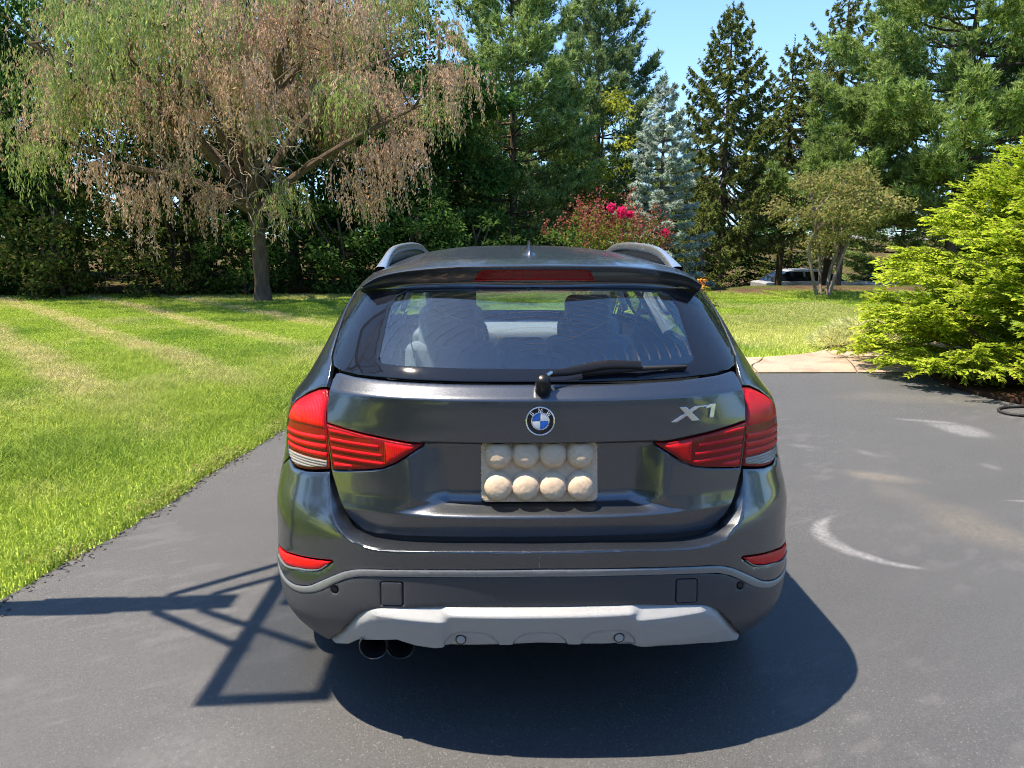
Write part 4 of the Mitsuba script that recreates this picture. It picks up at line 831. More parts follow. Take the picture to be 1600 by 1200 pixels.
for i, ((x, y, H, R), c) in enumerate(zip(UN, uc)):
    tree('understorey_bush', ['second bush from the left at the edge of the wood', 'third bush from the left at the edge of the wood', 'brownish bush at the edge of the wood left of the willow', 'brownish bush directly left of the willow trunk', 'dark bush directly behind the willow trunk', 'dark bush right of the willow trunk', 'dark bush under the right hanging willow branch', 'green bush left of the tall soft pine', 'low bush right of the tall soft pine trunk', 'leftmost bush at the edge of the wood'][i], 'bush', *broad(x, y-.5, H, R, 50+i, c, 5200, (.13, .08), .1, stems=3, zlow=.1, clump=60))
# far row, copies of four trees
far = [pine(0, 0, 11, 3.4, 31, PINE, dens_=.7, tuft=(.26, .05, 7)), broad(0, 0, 9.5, 3.8, 32, [(.035, .075, .02), (.06, .11, .03), (.025, .055, .018)], 9000, (.26, .17), .12, zlow=.8, clump=80), spruce(0, 0, 10, 2.8, 33, SPRU, .5, dens_=.55, nd=(.13, .06, 6)), broad(0, 0, 8.5, 3.4, 34, WOOD, 9000, (.26, .17), .1, zlow=.6, clump=80)]
fm = []
for (tr_, cr_), lf in zip(far, ('needle', 'leaf', 'needle', 'leaf')):
    m, c = joinc(cr_); i_ = len(fm); scene['far_trunk_%d' % i_] = {'type': 'shapegroup', 'm': mikit.ply(tr_, 'bark', 40)}; scene['far_crown_%d' % i_] = {'type': 'shapegroup', 'm': mikit.ply(m, lf, False, color=c)}
    fm.append(({'type': 'instance', 'g': {'type': 'ref', 'id': 'far_trunk_%d' % i_}}, {'type': 'instance', 'g': {'type': 'ref', 'id': 'far_crown_%d' % i_}}))
FR = [(-27, 27, 1), (-23, 24, 3), (-21, 29, 0), (-16.5, 28, 1), (-13.5, 31, 2), (-8, 30, 3), (-5, 31, 1), (-1.8, 35, 1), (2.0, 37, 3), (5.6, 38, 1), (8.8, 36, 0), (11, 39, 1), (15, 36, 2), (18.5, 32, 0), (22, 29, 0), (24.5, 24, 1), (28, 33, 0), (24, 19, 3), (17, 42, 3), (-32, 33, 0)]
for i, (x, y, k) in enumerate(FR):
    nm = ('background_pine', 'background_tree', 'background_spruce', 'background_tree')[k]; kk, j = nm, 0
    while kk+'__trunk' in scene: j += 1; kk = '%s_%03d' % (nm, j)
    M = T().translate([x, y, float(gz(x, y))]).rotate([0, 0, 1], 47.0*i).scale([1, 1, (.86+.05*((i*7) % 6))*(.56 if 2.5 < x < 20 else 1)])
    for part, d in zip(('trunk', 'crown'), fm[k]): scene[kk+'__'+part] = {**d, 'to_world': M}
    tag(kk, {'background_pine': 'distant pine in the row seen through gaps between the nearer trees', 'background_tree': 'distant leafy tree in the row seen through gaps between the nearer trees', 'background_spruce': 'distant spruce in the row seen through gaps between the nearer trees'}[nm], {'background_pine': 'pine tree', 'background_tree': 'tree', 'background_spruce': 'spruce tree'}[nm], {'background_pine': 'distant pines', 'background_tree': 'distant leafy trees', 'background_spruce': 'distant spruces'}[nm])

# ---- willow
def willow(x, y, seed):
    r = np.random.default_rng(seed); off = np.array([x, y, float(gz(x, y))]); tr = []; dead = []; strands = []
    trunk = smooth_line([(0, 0, -.15), (.02, 0, .5), (.0, .02, 1.4), (-.06, 0, 2.3), (-.12, .05, 3.1)], 5); rad = np.interp(np.arange(len(trunk)), [0, 2, 5, len(trunk)-1], [.30, .215, .17, .15]); tr.append(bumpy_trunk(trunk+off, rad, 18, seed))
    limbs = []
    for a, L, up_, z in [(2.9, 4.6, .42, 2.4), (3.35, 3.6, .95, 2.8), (2.5, 3.2, 1.05, 3.0), (.25, 4.0, .62, 2.5), (-.25, 3.4, 1.0, 2.9), (.8, 3.3, .9, 3.0), (1.6, 3.0, .9, 3.0), (-1.5, 3.2, .85, 2.6), (-2.2, 3.7, .62, 2.3), (-.9, 3.5, .70, 2.6), (3.9, 3.8, .75, 2.6), (1.2, 2.4, 1.4, 3.1), (4.4, 2.3, 1.35, 3.1), (3.1, 4.9, .25, 2.2), (0.05, 4.2, .40, 2.3), (-2.7, 4.4, .5, 2.4), (2.0, 2.0, 1.6, 3.0)]:
        h = np.array([math.cos(a), math.sin(a), 0]); p0 = trunk[min(len(trunk)-1, int(z/3.1*(len(trunk)-1)))]
        e = p0+h*L*.95+np.array([0, 0, L*up_*1.25+.35]); path = smooth_line([p0, p0+h*L*.28+np.array([0, 0, L*up_*.62])+r.normal(0, .1, 3), p0+h*L*.62+np.array([0, 0, L*up_*1.12])+r.normal(0, .15, 3), e], 5)
        tr.append(tube(path+off, np.linspace(.12, .025, len(path)), 8)); limbs.append(path)
        for j in range(9):
            q = path[r.integers(4, len(path))]; a2 = a+r.normal(0, .9); h2 = np.array([math.cos(a2), math.sin(a2), 0]); L2 = r.uniform(.7, 1.9); sp = smooth_line([q, q+h2*L2*.5+[0, 0, .35*L2], q+h2*L2+[0, 0, .2*L2]], 4)
            tr.append(tube(sp+off, np.linspace(.028, .009, len(sp)), 5)); limbs.append(sp)
    P = np.vstack([l[1:] if len(l) < 12 else l[5:] for l in limbs])
    LV, TW = [], []; cents = []
    for i in range(118):
        a = r.uniform(0, 6.28); e = r.uniform(.08, 1.25); rr = r.uniform(.55, 1.0)
        cents.append((4.8*rr*math.cos(a)*math.cos(e*.9)+.1, 4.4*rr*math.sin(a)*math.cos(e*.9), 3.9+3.9*rr*math.sin(e)))
    cents = [c for c in cents if c[0] > -4.2]
    cents += [(-5.35, -.6, 4.1), (-4.8, .2, 4.7), (-4.3, -.8, 3.8), (-3.8, -1.6, 3.3), (-3.2, -1.9, 3.9), (-2.2, -2.4, 2.9), (-1.5, -2.3, 2.5), (-.8, -1.9, 2.9), (2.5, -1.6, 2.7), (2.9, -1.2, 3.2), (3.4, -1.4, 3.4), (3.7, -.6, 3.7), (4.3, 0, 4.5), (4.6, .3, 5.3), (4.4, -.4, 6.0), (-4.7, 0, 5.5), (-4.4, .3, 6.3), (-.3, -2.6, 3.9), (1.0, -2.6, 3.8), (.9, -1.2, 2.4), (-.6, -1.0, 2.5), (2.6, -.9, 2.35), (-1.7, -1.8, 2.2)]
    cents = np.array(cents)
    near = np.vstack(limbs)
    for ci, q0 in enumerate(cents):
        b0 = near[np.argmin(np.linalg.norm(near-q0, axis=1))]      # a bough from the nearest limb out to the clump
        if np.linalg.norm(b0-q0) > .25: tr.append(tube(smooth_line([b0, b0*.5+q0*.5+[0, 0, .22], q0+[0, 0, .05]], 4)+off, np.linspace(.03, .009, 9), 5))
        brown_ = meshkit.fbm(q0[None]*np.array([.5, .5, .4])+4.7, 3)[0]+.10*r.normal(); ao = math.atan2(q0[1], q0[0]); LL = r.uniform(.6, 1.35)*np.interp(q0[2], [2, 4, 7], [.8, 1.0, 1.1])
        for j in range(int(r.uniform(24, 44))):
            q = q0+r.normal(0, 1, 3)*np.array([.26, .26, .13]); a = ao+r.normal(0, 1.1); L = LL*r.uniform(.35, 1.15); o = np.array([math.cos(a), math.sin(a), 0])*r.uniform(.12, .62); n = max(6, int(L/.050)); t = np.linspace(0, 1, n)[:, None]
            line = q+o*(1-(1-t)**2.4)+np.array([0, 0, 1.0])*(.20*np.sin(np.minimum(t*2.6, 1)*np.pi*.62)-L*t**1.35)+.03*np.sin(t*7+j)*np.array([math.cos(j), math.sin(j), 0])
            line = line[line[:, 2] > 1.05]
            if len(line) < 4: continue
            if r.uniform() > .06: LV.append((line, brown_+.06*r.normal()+.10*(q0[2] < 4)*np.linspace(-.5, .8, len(line))))
            if j % 2 == 0: TW.append(line[::3])
    C = np.vstack([l for l, _ in LV]); kk = np.concatenate([np.broadcast_to(k, len(l)) for l, k in LV]); n = len(C)
    reps = 2; C = np.repeat(C, reps, 0); kk = np.repeat(kk, reps); n = len(C)
    brown = np.array([(.52, .34, .25), (.62, .44, .33), (.40, .27, .20), (.56, .42, .30)]); green = np.array([(.25, .34, .10), (.36, .44, .16), (.19, .27, .08), (.43, .47, .19)])
    isb = kk+r.normal(0, .05, n) > .44
    col = np.where(isb[:, None], pal(r, n, brown), pal(r, n, green))
    d = unit(np.array([0, 0, -1.0])+r.normal(0, .30, (n, 3))); nr = r.normal(size=(n, 3))
    Ls = np.where(isb, r.uniform(.06, .11, n), r.uniform(.09, .15, n)); W = np.where(isb, .027, .024)
    v, f, c = leafmesh(C+r.normal(0, .022, (n, 3)), d, nr, Ls, W, col)
    tw = []
    for l in TW[::2]:
        if len(l) > 2: tw.append(tube(l+off, .0045, 3, False))
    # bare pale dead twigs round the head of the trunk
    for i in range(110):
        a = r.uniform(-2.9, .3) if i % 3 else r.uniform(0, 6.28); z = r.uniform(2.0, 4.6); b0 = np.array([math.cos(a)*.35, math.sin(a)*.35, z]); p = [b0]; d_ = np.array([math.cos(a), math.sin(a), r.uniform(-.1, .5)])
        for j in range(7): d_ = unit(d_+r.normal(0, .42, 3)+np.array([0, 0, -.10])); p.append(p[-1]+d_*r.uniform(.1, .24))
        tw.append(tube(smooth_line(p, 3)+off, np.linspace(.012, .004, 22), 4, False))
    return cat_(tr), [(v+off, f, c)], cat_(tw)
wt, wc, ww = willow(-5.75, 15.9, 77)
k = tree('weeping_willow', 'weeping willow with hanging brown and green strands', 'willow tree', wt, wc)
scene[k+'__twig'] = mikit.ply(ww, 'twig_pale', True); tag(k+'__twig', None, kind='stuff')

# ---- bright shrub right of the driveway
SHC = [(.34, .47, .035), (.45, .56, .05), (.27, .40, .03), (.50, .58, .07)]
def spray(seed):
    """one layered branch along +x, about 1.25 m long: a flat fan of twigs with leaves in two ranks, arching over at the tip"""
    r = np.random.default_rng(seed); C, D, Nn, tone, st = [], [], [], [], []; x = np.linspace(0, 1.25, 16)
    path = np.stack([x, .04*np.sin(x*3+seed), .16*np.sin(x/1.25*np.pi*.72)-.10*(x/1.25)**3], 1); st.append(tube(path, np.linspace(.010, .0025, 16), 4, False)); subs = [(path, .3)]
    for j in range(24):
        u = r.uniform(.10, .95); q = np.array([np.interp(u*1.25, x, path[:, k]) for k in range(3)]); sg = 1 if j % 2 else -1; l = (.16+.36*(1-u)**.7)*r.uniform(.7, 1.15); d = unit(np.array([.85, sg*r.uniform(.35, 1.1), r.uniform(-.12, .42)]))
        sp = smooth_line([q, q+d*l*.5+[0, 0, .025], q+d*l-[0, 0, .07*l]], 4); subs.append((sp, .06)); st.append(tube(sp, np.linspace(.004, .002, len(sp)), 3, False))
    for sp, u0 in subs:
        ln = np.linalg.norm(np.diff(sp, axis=0), axis=1).sum(); m = max(5, int(ln/.022)); u = np.linspace(u0, 1, m)*(len(sp)-1); pts = np.stack([np.interp(u, np.arange(len(sp)), sp[:, k]) for k in range(3)], 1); dr_ = unit(sp[-1]-sp[0]); sd = unit(np.cross(dr_, [0, 0, 1.0]))
        for sg in (-1, 1):
            C.append(pts+r.normal(0, .005, (m, 3))); D.append(unit(sd*sg*.9+dr_*.6+np.array([0, 0, -.30])+r.normal(0, .2, (m, 3)))); Nn.append(unit(np.array([0, 0, 1.0])+sd*sg*.35+r.normal(0, .25, (m, 3)))); tone.append(np.full(m, r.uniform(.85, 1.15)))
    C, D, Nn, tone = np.vstack(C), np.vstack(D), np.vstack(Nn), np.concatenate(tone); k = len(C); sz = r.uniform(.75, 1.2, k)
    v, f, c = leafmesh(C, D, Nn, .060*sz, .031*sz, pal(r, k, SHC)*tone[:, None], .06)
    return (v, f, c), cat_(st)
mat('shrub_stem', (.10, .075, .04), .8)
for i in range(6):
    (v, f, c), st = spray(200+i); scene['shrub_spray_%d' % i] = {'type': 'shapegroup', 'leaves': mikit.ply((v, f), 'leaf', False, color=c), 'stem': mikit.ply(st, 'shrub_stem', False)}
def shrub(key, cx, cy, R, H, n, seed):
    r = np.random.default_rng(seed); ms = []
    for a in np.arange(0, 6.28, .42): ms.append(tube(smooth_line([(cx+.1*math.cos(a), cy+.1*math.sin(a), -.02), (cx+.45*math.cos(a), cy+.45*math.sin(a), .8), (cx+.9*math.cos(a), cy+.9*math.sin(a), H*.72)], 5), np.linspace(.03, .008, 11), 6))
    scene[key+'__stem'] = mikit.ply(cat_(ms), 'bark', 40)
    for i in range(n):
        t = ((i+.5)/n)**1.25; a = i*2.39996+r.normal(0, .25); z = .10+(H-.03)*t; rr = R*(1-.52*t**2.4)*np.interp(t, [0, .12, .4, 1], [1.04, 1.05, 1.0, .80])*r.uniform(.93, 1.02)
        if i % 4 == 3: rr *= .72
        sc = r.uniform(.85, 1.2); L = 1.2*sc; pitch = np.interp(t, [0, .3, .75, 1], [-3, -8, -18, -40])+r.normal(0, 4); x0 = rr-L*math.cos(math.radians(pitch)); z0 = z-L*math.sin(math.radians(-pitch))*.8-.05-.06*(t < .15)
        M = T().translate([cx+x0*math.cos(a), cy+x0*math.sin(a), max(.03, z0)]).rotate([0, 0, 1], math.degrees(a)).rotate([0, 1, 0], pitch).rotate([1, 0, 0], float(r.normal(0, 9))).scale([sc, sc*float(r.choice([-1, 1])), sc])
        scene[key+'__branch'+('_%03d' % i if i else '')] = {'type': 'instance', 'to_world': M, 'g': {'type': 'ref', 'id': 'shrub_spray_%d' % r.integers(0, 6)}}
shrub('layered_shrub', 6.72, 6.15, 2.5, 2.42, 300, 5)
tag('layered_shrub', 'big bright yellow green shrub with layered branches beside the driveway', 'shrub')
# ---- low pale juniper at the end of the walk
r = np.random.default_rng(31); n = 1500; a = r.uniform(0, 6.28, n); rr = r.uniform(0, 1, n)**.5; P = np.stack([5.05+.62*rr*np.cos(a), 8.35+.45*rr*np.sin(a), .04+.34*(1-rr**2)*r.uniform(.2, 1, n)], 1)
D = unit(np.stack([np.cos(a)*.9, np.sin(a)*.9, .55+0*a], 1)+r.normal(0, .3, (n, 3)))
v, f, c = needles(P, D, r, .15, .02, .4, 8, pal(r, n, [(.66, .68, .32), (.78, .75, .42), (.52, .58, .30)])); jt = [tube(np.array([(5.05, 8.35, 0), (5.05+.5*math.cos(b), 8.35+.4*math.sin(b), .16)]), [.012, .005], 5) for b in np.arange(0, 6.2, .7)]
tree('low_juniper', 'low pale straw green juniper at the edge of the concrete walk', 'shrub', cat_(jt), [(v, f, c)])
# ---- crape myrtle behind the car
def myrtle(x, y, seed):
    r = np.random.default_rng(seed); st = []; C, D, Nn = [], [], []; fl, fd = [], []; off = np.array([x, y, -.01]); tops = []
    for i in range(54):
        a = r.uniform(0, 6.28); rr = r.uniform(.1, 1)**.6*1.12; tp = np.array([math.cos(a)*rr, math.sin(a)*rr*.8, np.interp(rr, [0, 1.12], [2.25, 1.55])+r.normal(0, .16)]); b0 = np.array([math.cos(a)*rr*.25, math.sin(a)*rr*.25, 0]); path = smooth_line([b0, b0*.4+tp*.6+[0, 0, .12], tp], 8); st.append(tube(path, np.linspace(.012, .004, len(path)), 4))
        m = 90; u = r.uniform(.12, .97, m)*(len(path)-1); pts = np.stack([np.interp(u, np.arange(len(path)), path[:, k_]) for k_ in range(3)], 1); aa = r.uniform(0, 6.28, m); o = np.stack([np.cos(aa), np.sin(aa), r.uniform(.0, .8, m)], 1)
        C.append(pts+o*r.uniform(0, .09, (m, 1))); D.append(o+r.normal(0, .3, (m, 3))); Nn.append(np.array([0, 0, 1.0])+r.normal(0, .5, (m, 3)))
        k = 46; q = tp+r.normal(0, 1, (k, 3))*np.array([.062, .062, .12]); fl.append(q); tops.append(tp)
    C, D, Nn = np.vstack(C), np.vstack(D), np.vstack(Nn); k = len(C)
    lv = leafmesh(C, D, Nn, r.uniform(.05, .085, k), .032, pal(r, k, [(.13, .20, .03), (.20, .25, .045), (.09, .15, .025), (.24, .18, .06)]))
    F_ = np.vstack(fl); k = len(F_); buds = leafmesh(F_, r.normal(size=(k, 3)), r.normal(size=(k, 3)), r.uniform(.03, .06, k), .034, pal(r, k, [(.25, .05, .055), (.33, .10, .09), (.17, .035, .045), (.28, .16, .10)]))
    tops = np.array(tops); pk = []
    for tx, tz in ((.36, 1.93), (.05, 2.03), (1.02, 1.62), (.22, 1.97)):
        k = 190; q = np.array([tx-.0, -.55 if tx < .5 else -.3, tz])+unit(r.normal(size=(k, 3)))*(r.uniform(0, 1, (k, 1))**.4)*np.array([.07, .07, .085])*r.uniform(.55, 1.1); pk.append(q)
    P_ = np.vstack(pk); k = len(P_); pet = leafmesh(P_, r.normal(size=(k, 3)), r.normal(size=(k, 3)), r.uniform(.03, .055, k), .04, pal(r, k, [(.72, .03, .16), (.80, .06, .24), (.60, .02, .12)], .12))
    for m in (lv, buds, pet): m[0][:] += off
    s, f = cat_(st); return (s+off, f), lv, buds, pet
s_, lv, bd, pt = myrtle(1.75, 11.1, 41)
k = tree('flowering_shrub', 'tall shrub with dark red seed heads and hot pink blooms behind the car', 'shrub', s_, [lv])
scene[k+'__seed_head'] = mikit.ply(bd[:2], 'petal', False, color=bd[2]); tag(k+'__seed_head', 'dark red seed heads at the stem tips', kind='stuff'); scene[k+'__blossom'] = mikit.ply(pt[:2], 'petal', False, color=pt[2]); tag(k+'__blossom', 'hot pink flower clusters', kind='stuff')
# ---- orange flower and small plant
r = np.random.default_rng(61); k = 260; P = np.array([3.98, 12.6, .30])+r.normal(0, 1, (k, 3))*np.array([.10, .10, .14]); v = leafmesh(P, r.normal(size=(k, 3)), r.normal(size=(k, 3)), .10, .05, pal(r, k, [(.14, .2, .03), (.3, .28, .06)])); q = np.array([3.92, 12.55, .60])+r.normal(0, 1, (60, 3))*np.array([.05, .05, .075]); o = leafmesh(q, r.normal(size=(60, 3)), r.normal(size=(60, 3)), .06, .045, pal(r, 60, [(.75, .17, .04), (.8, .4, .08), (.7, .5, .2)]))
k = tree('garden_flower', 'small plant with orange and yellow flowers seen just right of the car', 'flower', tube(np.array([(3.98, 12.6, -.02), (3.95, 12.58, .6)]), .012, 6), [v]); scene[k+'__blossom'] = mikit.ply(o[:2], 'petal', False, color=o[2])
# ---- weeds along the driveway's edge
r = np.random.default_rng(71); n = 9000; y = r.uniform(.2, 6.0, n); x = edge_x(y)+r.normal(-.055, .05, n)-.03; keep = meshkit.fbm(np.stack([y*1.7, 0*y, 0*y], -1), 3) > .40+.05*r.normal(size=n); x, y = x[keep], y[keep]; n = len(x)
P = np.stack([x, y, r.uniform(.004, .035, n)], 1); aa = r.uniform(0, 6.28, n); v, f, c = leafmesh(P, np.stack([np.cos(aa), np.sin(aa), r.uniform(.0, .5, n)], 1), np.array([0, 0, 1.0])+r.normal(0, .4, (n, 3)), r.uniform(.014, .03, n), .014, pal(r, n, [(.26, .34, .10), (.36, .42, .16), (.18, .26, .06), (.30, .22, .10)]))
scene['weeds'] = mikit.ply((v, f), 'leaf', False, color=c); tag('weeds', 'pale green low weeds creeping over the left edge of the driveway', 'weeds', kind='stuff')
# crumbs of asphalt at the edge, leaf litter
ms = []
for i in range(520):
    y = r.uniform(.1, 6); s = r.uniform(.003, .011); m = trimesh.creation.icosphere(subdivisions=0, radius=s); v = m.vertices*r.uniform(.6, 1.2, (12, 1))*np.array([1, 1, .6])+np.array([float(edge_x(y))+abs(r.normal(0, .06))-.03, y, .003]); ms.append((v, np.array(m.faces)))
scene['asphalt_crumbs'] = mikit.ply(cat_(ms), mat('crumb', (.07, .07, .07), .9), False); tag('asphalt_crumbs', 'dark loose asphalt crumbs along the driveway edge', 'gravel', kind='stuff')
# ================================================================== other things
# garden hose end
hp = smooth_line([(6.0, 5.2, .06), (5.4, 4.75, .03), (5.05, 4.62, .015), (4.75, 4.56, .013), (4.55, 4.52, .013), (4.44, 4.42, .013), (4.42, 4.30, .013), (4.50, 4.22, .013), (4.7, 4.20, .013), (5.0, 4.24, .013), (5.6, 4.1, .014)], 10)
put('garden_hose', tube(hp, .013, 10), 'rubber', True, label='black garden hose looping on the asphalt at the right edge', cat='hose')
# fallen leaves
r = np.random.default_rng(91)
for x, y, l in ((4.51, 5.5, 'yellow fallen leaf on the asphalt near the bright shrub'),):
    a = r.uniform(0, 6.28); t = np.linspace(0, 1, 7); w = .016*np.sin(np.pi*t)**.8; L = .05; V = []
    for ti_, wi in zip(t, w):
        for sgn in (-1, 0, 1): V.append((x+math.cos(a)*L*(ti_-.5)-math.sin(a)*wi*sgn, y+math.sin(a)*L*(ti_-.5)+math.cos(a)*wi*sgn, .006+.006*abs(sgn)+.006*ti_))
    put('fallen_leaf', gridmesh(np.array(V).reshape(7, 3, 3)), mat('dry_leaf', (.55, .45, .18), .7), True, label=l, cat='leaf')
# ---- basketball hoop left of the driveway (outside the frame: casts the shadow, shows in the rear window)
mat('hoop_metal', (.02, .02, .022), .4, .3); mat('hoop_orange', (.5, .10, .02), .4); mat('net_white', (.75, .75, .75), .8)
HP = 'basketball_hoop'; tag(HP, 'basketball hoop on a black pole left of the driveway, seen by its shadow', 'basketball hoop')
def hoop(part, m, b, s=False): put(HP+'__'+part, m, b, s)
px, py = -2.66, .93
hoop('pole', bx((px, py, 1.7), (.125, .125, 3.4)), 'hoop_metal')
hoop('anchor', bx((px, py, .02), (.3, .3, .03)), 'hoop_metal')
yb0, yb1, zb0, zb1, xb = .20, 1.72, 2.90, 3.98, -2.27
fr = [bx((xb, (yb0+yb1)/2, zb0+.03), (.05, yb1-yb0, .06)), bx((xb, (yb0+yb1)/2, zb1-.03), (.05, yb1-yb0, .06)), bx((xb, yb0+.03, (zb0+zb1)/2), (.05, .06, zb1-zb0-.12)), bx((xb, yb1-.03, (zb0+zb1)/2), (.05, .06, zb1-zb0-.12))]
hoop('board_frame', cat_(fr), 'hoop_metal')
hoop('backboard', bx((xb, (yb0+yb1)/2, (zb0+zb1)/2), (.008, yb1-yb0-.12, zb1-zb0-.12)), mat('acrylic_', (.8, .8, .8), .2)) if False else None
scene['acrylic'] = {'type': 'thindielectric', 'int_ior': 1.49, 'specular_transmittance': rgb(.66, .68, .68)}
put(HP+'__backboard', (np.array([[xb, yb0+.06, zb0+.06], [xb, yb1-.06, zb0+.06], [xb, yb1-.06, zb1-.06], [xb, yb0+.06, zb1-.06]]), np.array([[0, 1, 2, 3]])), 'acrylic')
yc = (yb0+yb1)/2; arms = []
for s in (-1, 1):
    arms += [tube(np.array([(px, py+s*.07, 3.25), (xb-.03, yc+s*.42, 3.75)]), .022, 8), tube(np.array([(px, py+s*.07, 2.75), (xb-.03, yc+s*.42, 3.10)]), .022, 8)]
hoop('arm', cat_(arms), 'hoop_metal'); hoop('crank_box', bx((px-.02, py, 1.9), (.16, .15, .5)), 'hoop_metal')
t = np.linspace(0, 2*np.pi, 41); rc = np.array([xb+.38, yc, 3.05]); hoop('rim', cat_([tube(rc+np.stack([.228*np.cos(t), .228*np.sin(t), 0*t], 1), .009, 8, False), bx((xb+.09, yc, 3.03), (.13, .13, .03))]), 'hoop_orange', 40)
nt = []
for i in range(12):
    for sg in (-1, 1):
        a = 2*math.pi*i/12; u = np.linspace(0, 1, 8); rr = .226-.10*np.sin(u*1.5); nt.append(tube(rc+np.stack([rr*np.cos(a+sg*u*1.2), rr*np.sin(a+sg*u*1.2), -.42*u], 1), .004, 4, False))
hoop('net', cat_(nt), 'net_white')
# ---- parked cars on the road beyond the trees
def far_car(x, y, rz, body, lab, h=1.45, L=4.6):
    z0 = float(gz(x, y)); k0 = 'parked_car'; i = 0; k = k0
    while k+'__body' in scene: i += 1; k = '%s_%03d' % (k0, i)
    M = T().translate([x, y, z0]).rotate([0, 0, 1], rz); tag(k, lab, 'car', 'cars parked beyond the trees' if False else None)
    prof = smooth_line([(-L/2, .35), (-L/2-.02, .75), (-L/2+.12, .92), (-1.1, .97), (0, .98), (1.2, .95), (L/2-.25, .84), (L/2, .62), (L/2, .35)], 5)
    pg = Polygon(prof.tolist()+[(L/2-.1, .22), (-L/2+.1, .22)]).difference(Point(-1.4, .32).buffer(.36)).difference(Point(1.4, .32).buffer(.36))
    def ext(pg, w, inset=0):
        m = trimesh.creation.extrude_polygon(pg, w, engine='earcut'); v = np.array(m.vertices); return np.stack([v[:, 0], v[:, 2]-w/2, v[:, 1]], 1), np.array(m.faces)[:, ::-1]
    def add(part, m, b, s=30): scene[k+'__'+part] = {**mikit.ply(m, b, s), 'to_world': M}
    add('body', ext(pg.buffer(-.03).buffer(.03), 1.74), body)
    v, f = ext(Polygon(smooth_line([(-2.0, .95), (-1.45, h-.12), (-.9, h-.02), (0, h), (.5, h-.05), (1.35, .95)], 5)), 1.5); s = 1-.22*np.clip((v[:, 2]-.95)/.5, 0, 1); v[:, 1] *= s; add('cabin', (v, f), 'gloss_black')
    v, f = ext(Polygon(smooth_line([(-1.35, h-.07), (-.9, h-.0), (0, h+.02), (.45, h-.03), (.2, h-.07)], 5)), 1.22); add('roof', (v, f), body)
    for px_ in (-.55, .35): v, f = ext(Polygon([(px_-.04, .96), (px_+.04, .96), (px_+.0, h-.06), (px_-.08, h-.06)]), 1.46); v[:, 1] *= 1-.16*np.clip((v[:, 2]-.95)/.5, 0, 1); add('pillar' if px_ < 0 else 'pillar_001', (v, f), body)
    n = 0
    for wx in (-1.4, 1.4):
        for wy in (-.78, .78):
            v, f = lathe([(.19, -.1), (.32, -.1), (.33, 0), (.32, .1), (.19, .1), (.0001, .08)], 24, 'y'); add('wheel'+('_%03d' % n if n else ''), (v+[wx, wy, .33], f), 'rubber'); n += 1
mat('silver_paint', (.55, .57, .6), .3, .6, clearcoat=1.0); mat('blue_paint', (.03, .06, .14), .3, .3, clearcoat=1.0); mat('white_paint', (.75, .76, .78), .3, 0.0, clearcoat=1.0)
far_car(13.9, 31.0, 6, 'silver_paint', 'silver parked car beyond the trees, left of the two')
far_car(14.7, 28.6, 4, 'blue_paint', 'dark blue parked car x') if False else None
far_car(18.4, 30.6, 8, 'white_paint', 'white parked car half hidden behind the small tree trunk')
scene['road_mat'] = {'type': 'twosided', 'bsdf': {'type': 'diffuse', 'reflectance': rgb(.16, .16, .16)}}
put('road', slab(sbox(8, 29.2, 40, 33.5), -1.32, .02, 4), 'road_mat', False, kind='structure')
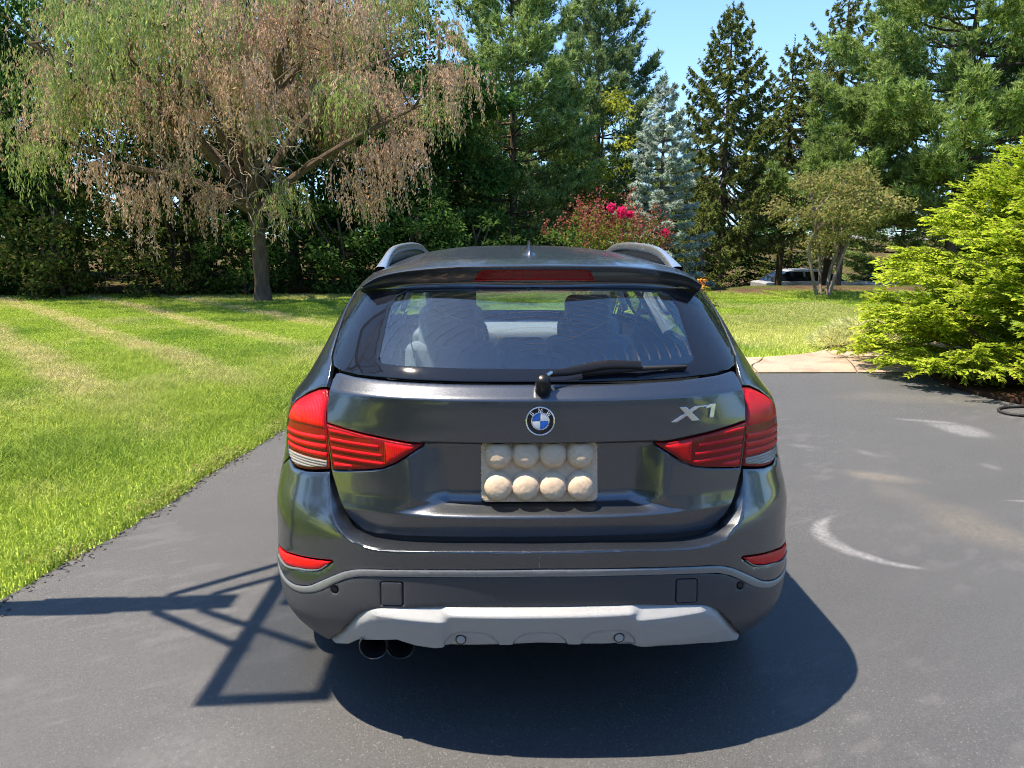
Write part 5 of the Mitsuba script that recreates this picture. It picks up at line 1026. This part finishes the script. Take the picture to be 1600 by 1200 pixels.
# ---- pale house seen through the pines
def house(key, lab, x0, x1, y0, y1, hw, hr, walls, roofc, openings, face):
    z0 = float(gz((x0+x1)/2, (y0+y1)/2)); tag(key, lab, 'house'); W = key+'__wall'
    put(W, bx(((x0+x1)/2, (y0+y1)/2, z0+hw/2), (x1-x0, y1-y0, hw)), walls)
    o = .4; zc = z0+hw; ym = (y0+y1)/2
    V = np.array([(x0-o, y0-o, zc-.1), (x1+o, y0-o, zc-.1), (x1+o, y1+o, zc-.1), (x0-o, y1+o, zc-.1), (x0-o, ym, zc+hr), (x1+o, ym, zc+hr), (x0-o, y0-o, zc+.06), (x1+o, y0-o, zc+.06), (x1+o, y1+o, zc+.06), (x0-o, y1+o, zc+.06)])
    F = [[0, 1, 7], [0, 7, 6], [2, 3, 9], [2, 9, 8], [6, 7, 5], [6, 5, 4], [8, 9, 4], [8, 4, 5], [0, 6, 4], [0, 4, 3], [3, 4, 9], [1, 5, 7], [1, 2, 5], [2, 8, 5], [0, 3, 2], [0, 2, 1]]
    put(key+'__roof', (V, np.array(F)), roofc)
    yf = y0 if face < 0 else y1; s = -1 if face < 0 else 1
    for kind_, cx, cz, w, h in openings:
        if kind_ == 'window':
            k = put(key+'__window', bx((cx, yf+s*.03, z0+cz), (w+.16, .06, h+.16)), 'white_enamel'); put(k+'__pane', bx((cx, yf+s*.065, z0+cz), (w, .012, h)), 'gloss_black')
        else:
            k = put(key+'__garage_door', bx((cx, yf+s*.02, z0+cz), (w, .05, h)), 'door_white')
            for j in range(4):
                for q in range(4): put(k+'__panel', bx((cx-w/2+w/8+q*w/4, yf+s*.05, z0+cz-h/2+h/8+j*h/4), (w/4-.10, .03, h/4-.10)), 'door_white')
mat('siding', (.52, .48, .40), .7); mat('roof_grey', (.10, .095, .09), .85); mat('door_white', (.62, .60, .55), .5); mat('grey_wall', (.42, .41, .40), .8)
house('house', 'pale grey house glimpsed between the pine trunks', -2.5, 7.5, 44, 52, 3.0, 2.2, 'grey_wall', 'roof_grey', [('window', 0, 1.6, 1.2, 1.3), ('window', 3, 1.6, 1.2, 1.3), ('window', 6, 1.6, 1.2, 1.3)], -1)
house('garage_house', 'beige house with two garage doors at the head of the driveway', -3.5, 14, -20, -10.5, 3.4, 3.0, 'siding', 'roof_grey', [('garage', 3.2, 1.2, 2.8, 2.3), ('garage', 7.0, 1.2, 2.8, 2.3), ('window', -1.4, 1.7, 1.3, 1.4), ('window', 11.5, 1.7, 1.3, 1.4)], 1)
# trees behind the photographer, seen only in reflections
for i, (x, y, k) in enumerate([(-8.5, -9, 1), (-13, -13, 3), (-9.5, -16, 1), (-11, -26, 0), (-1, -30, 1), (-17, -9, 3), (20, -24, 1), (24, -12, 3), (6, -34, 1), (-20, 0, 1), (26, 2, 0)]):
    nm = 'tree_behind'; kk = nm+('_%03d' % i if i else '')
    M = T().translate([x, y, 0]).rotate([0, 0, 1], 61.0*i).scale([1, 1, .8+.05*((i*5) % 6)])
    for part, d in zip(('trunk', 'crown'), fm[k]): scene[kk+'__'+part] = {**d, 'to_world': M}
    tag(kk, 'tree behind the camera beside the driveway', 'tree', 'trees behind the camera')
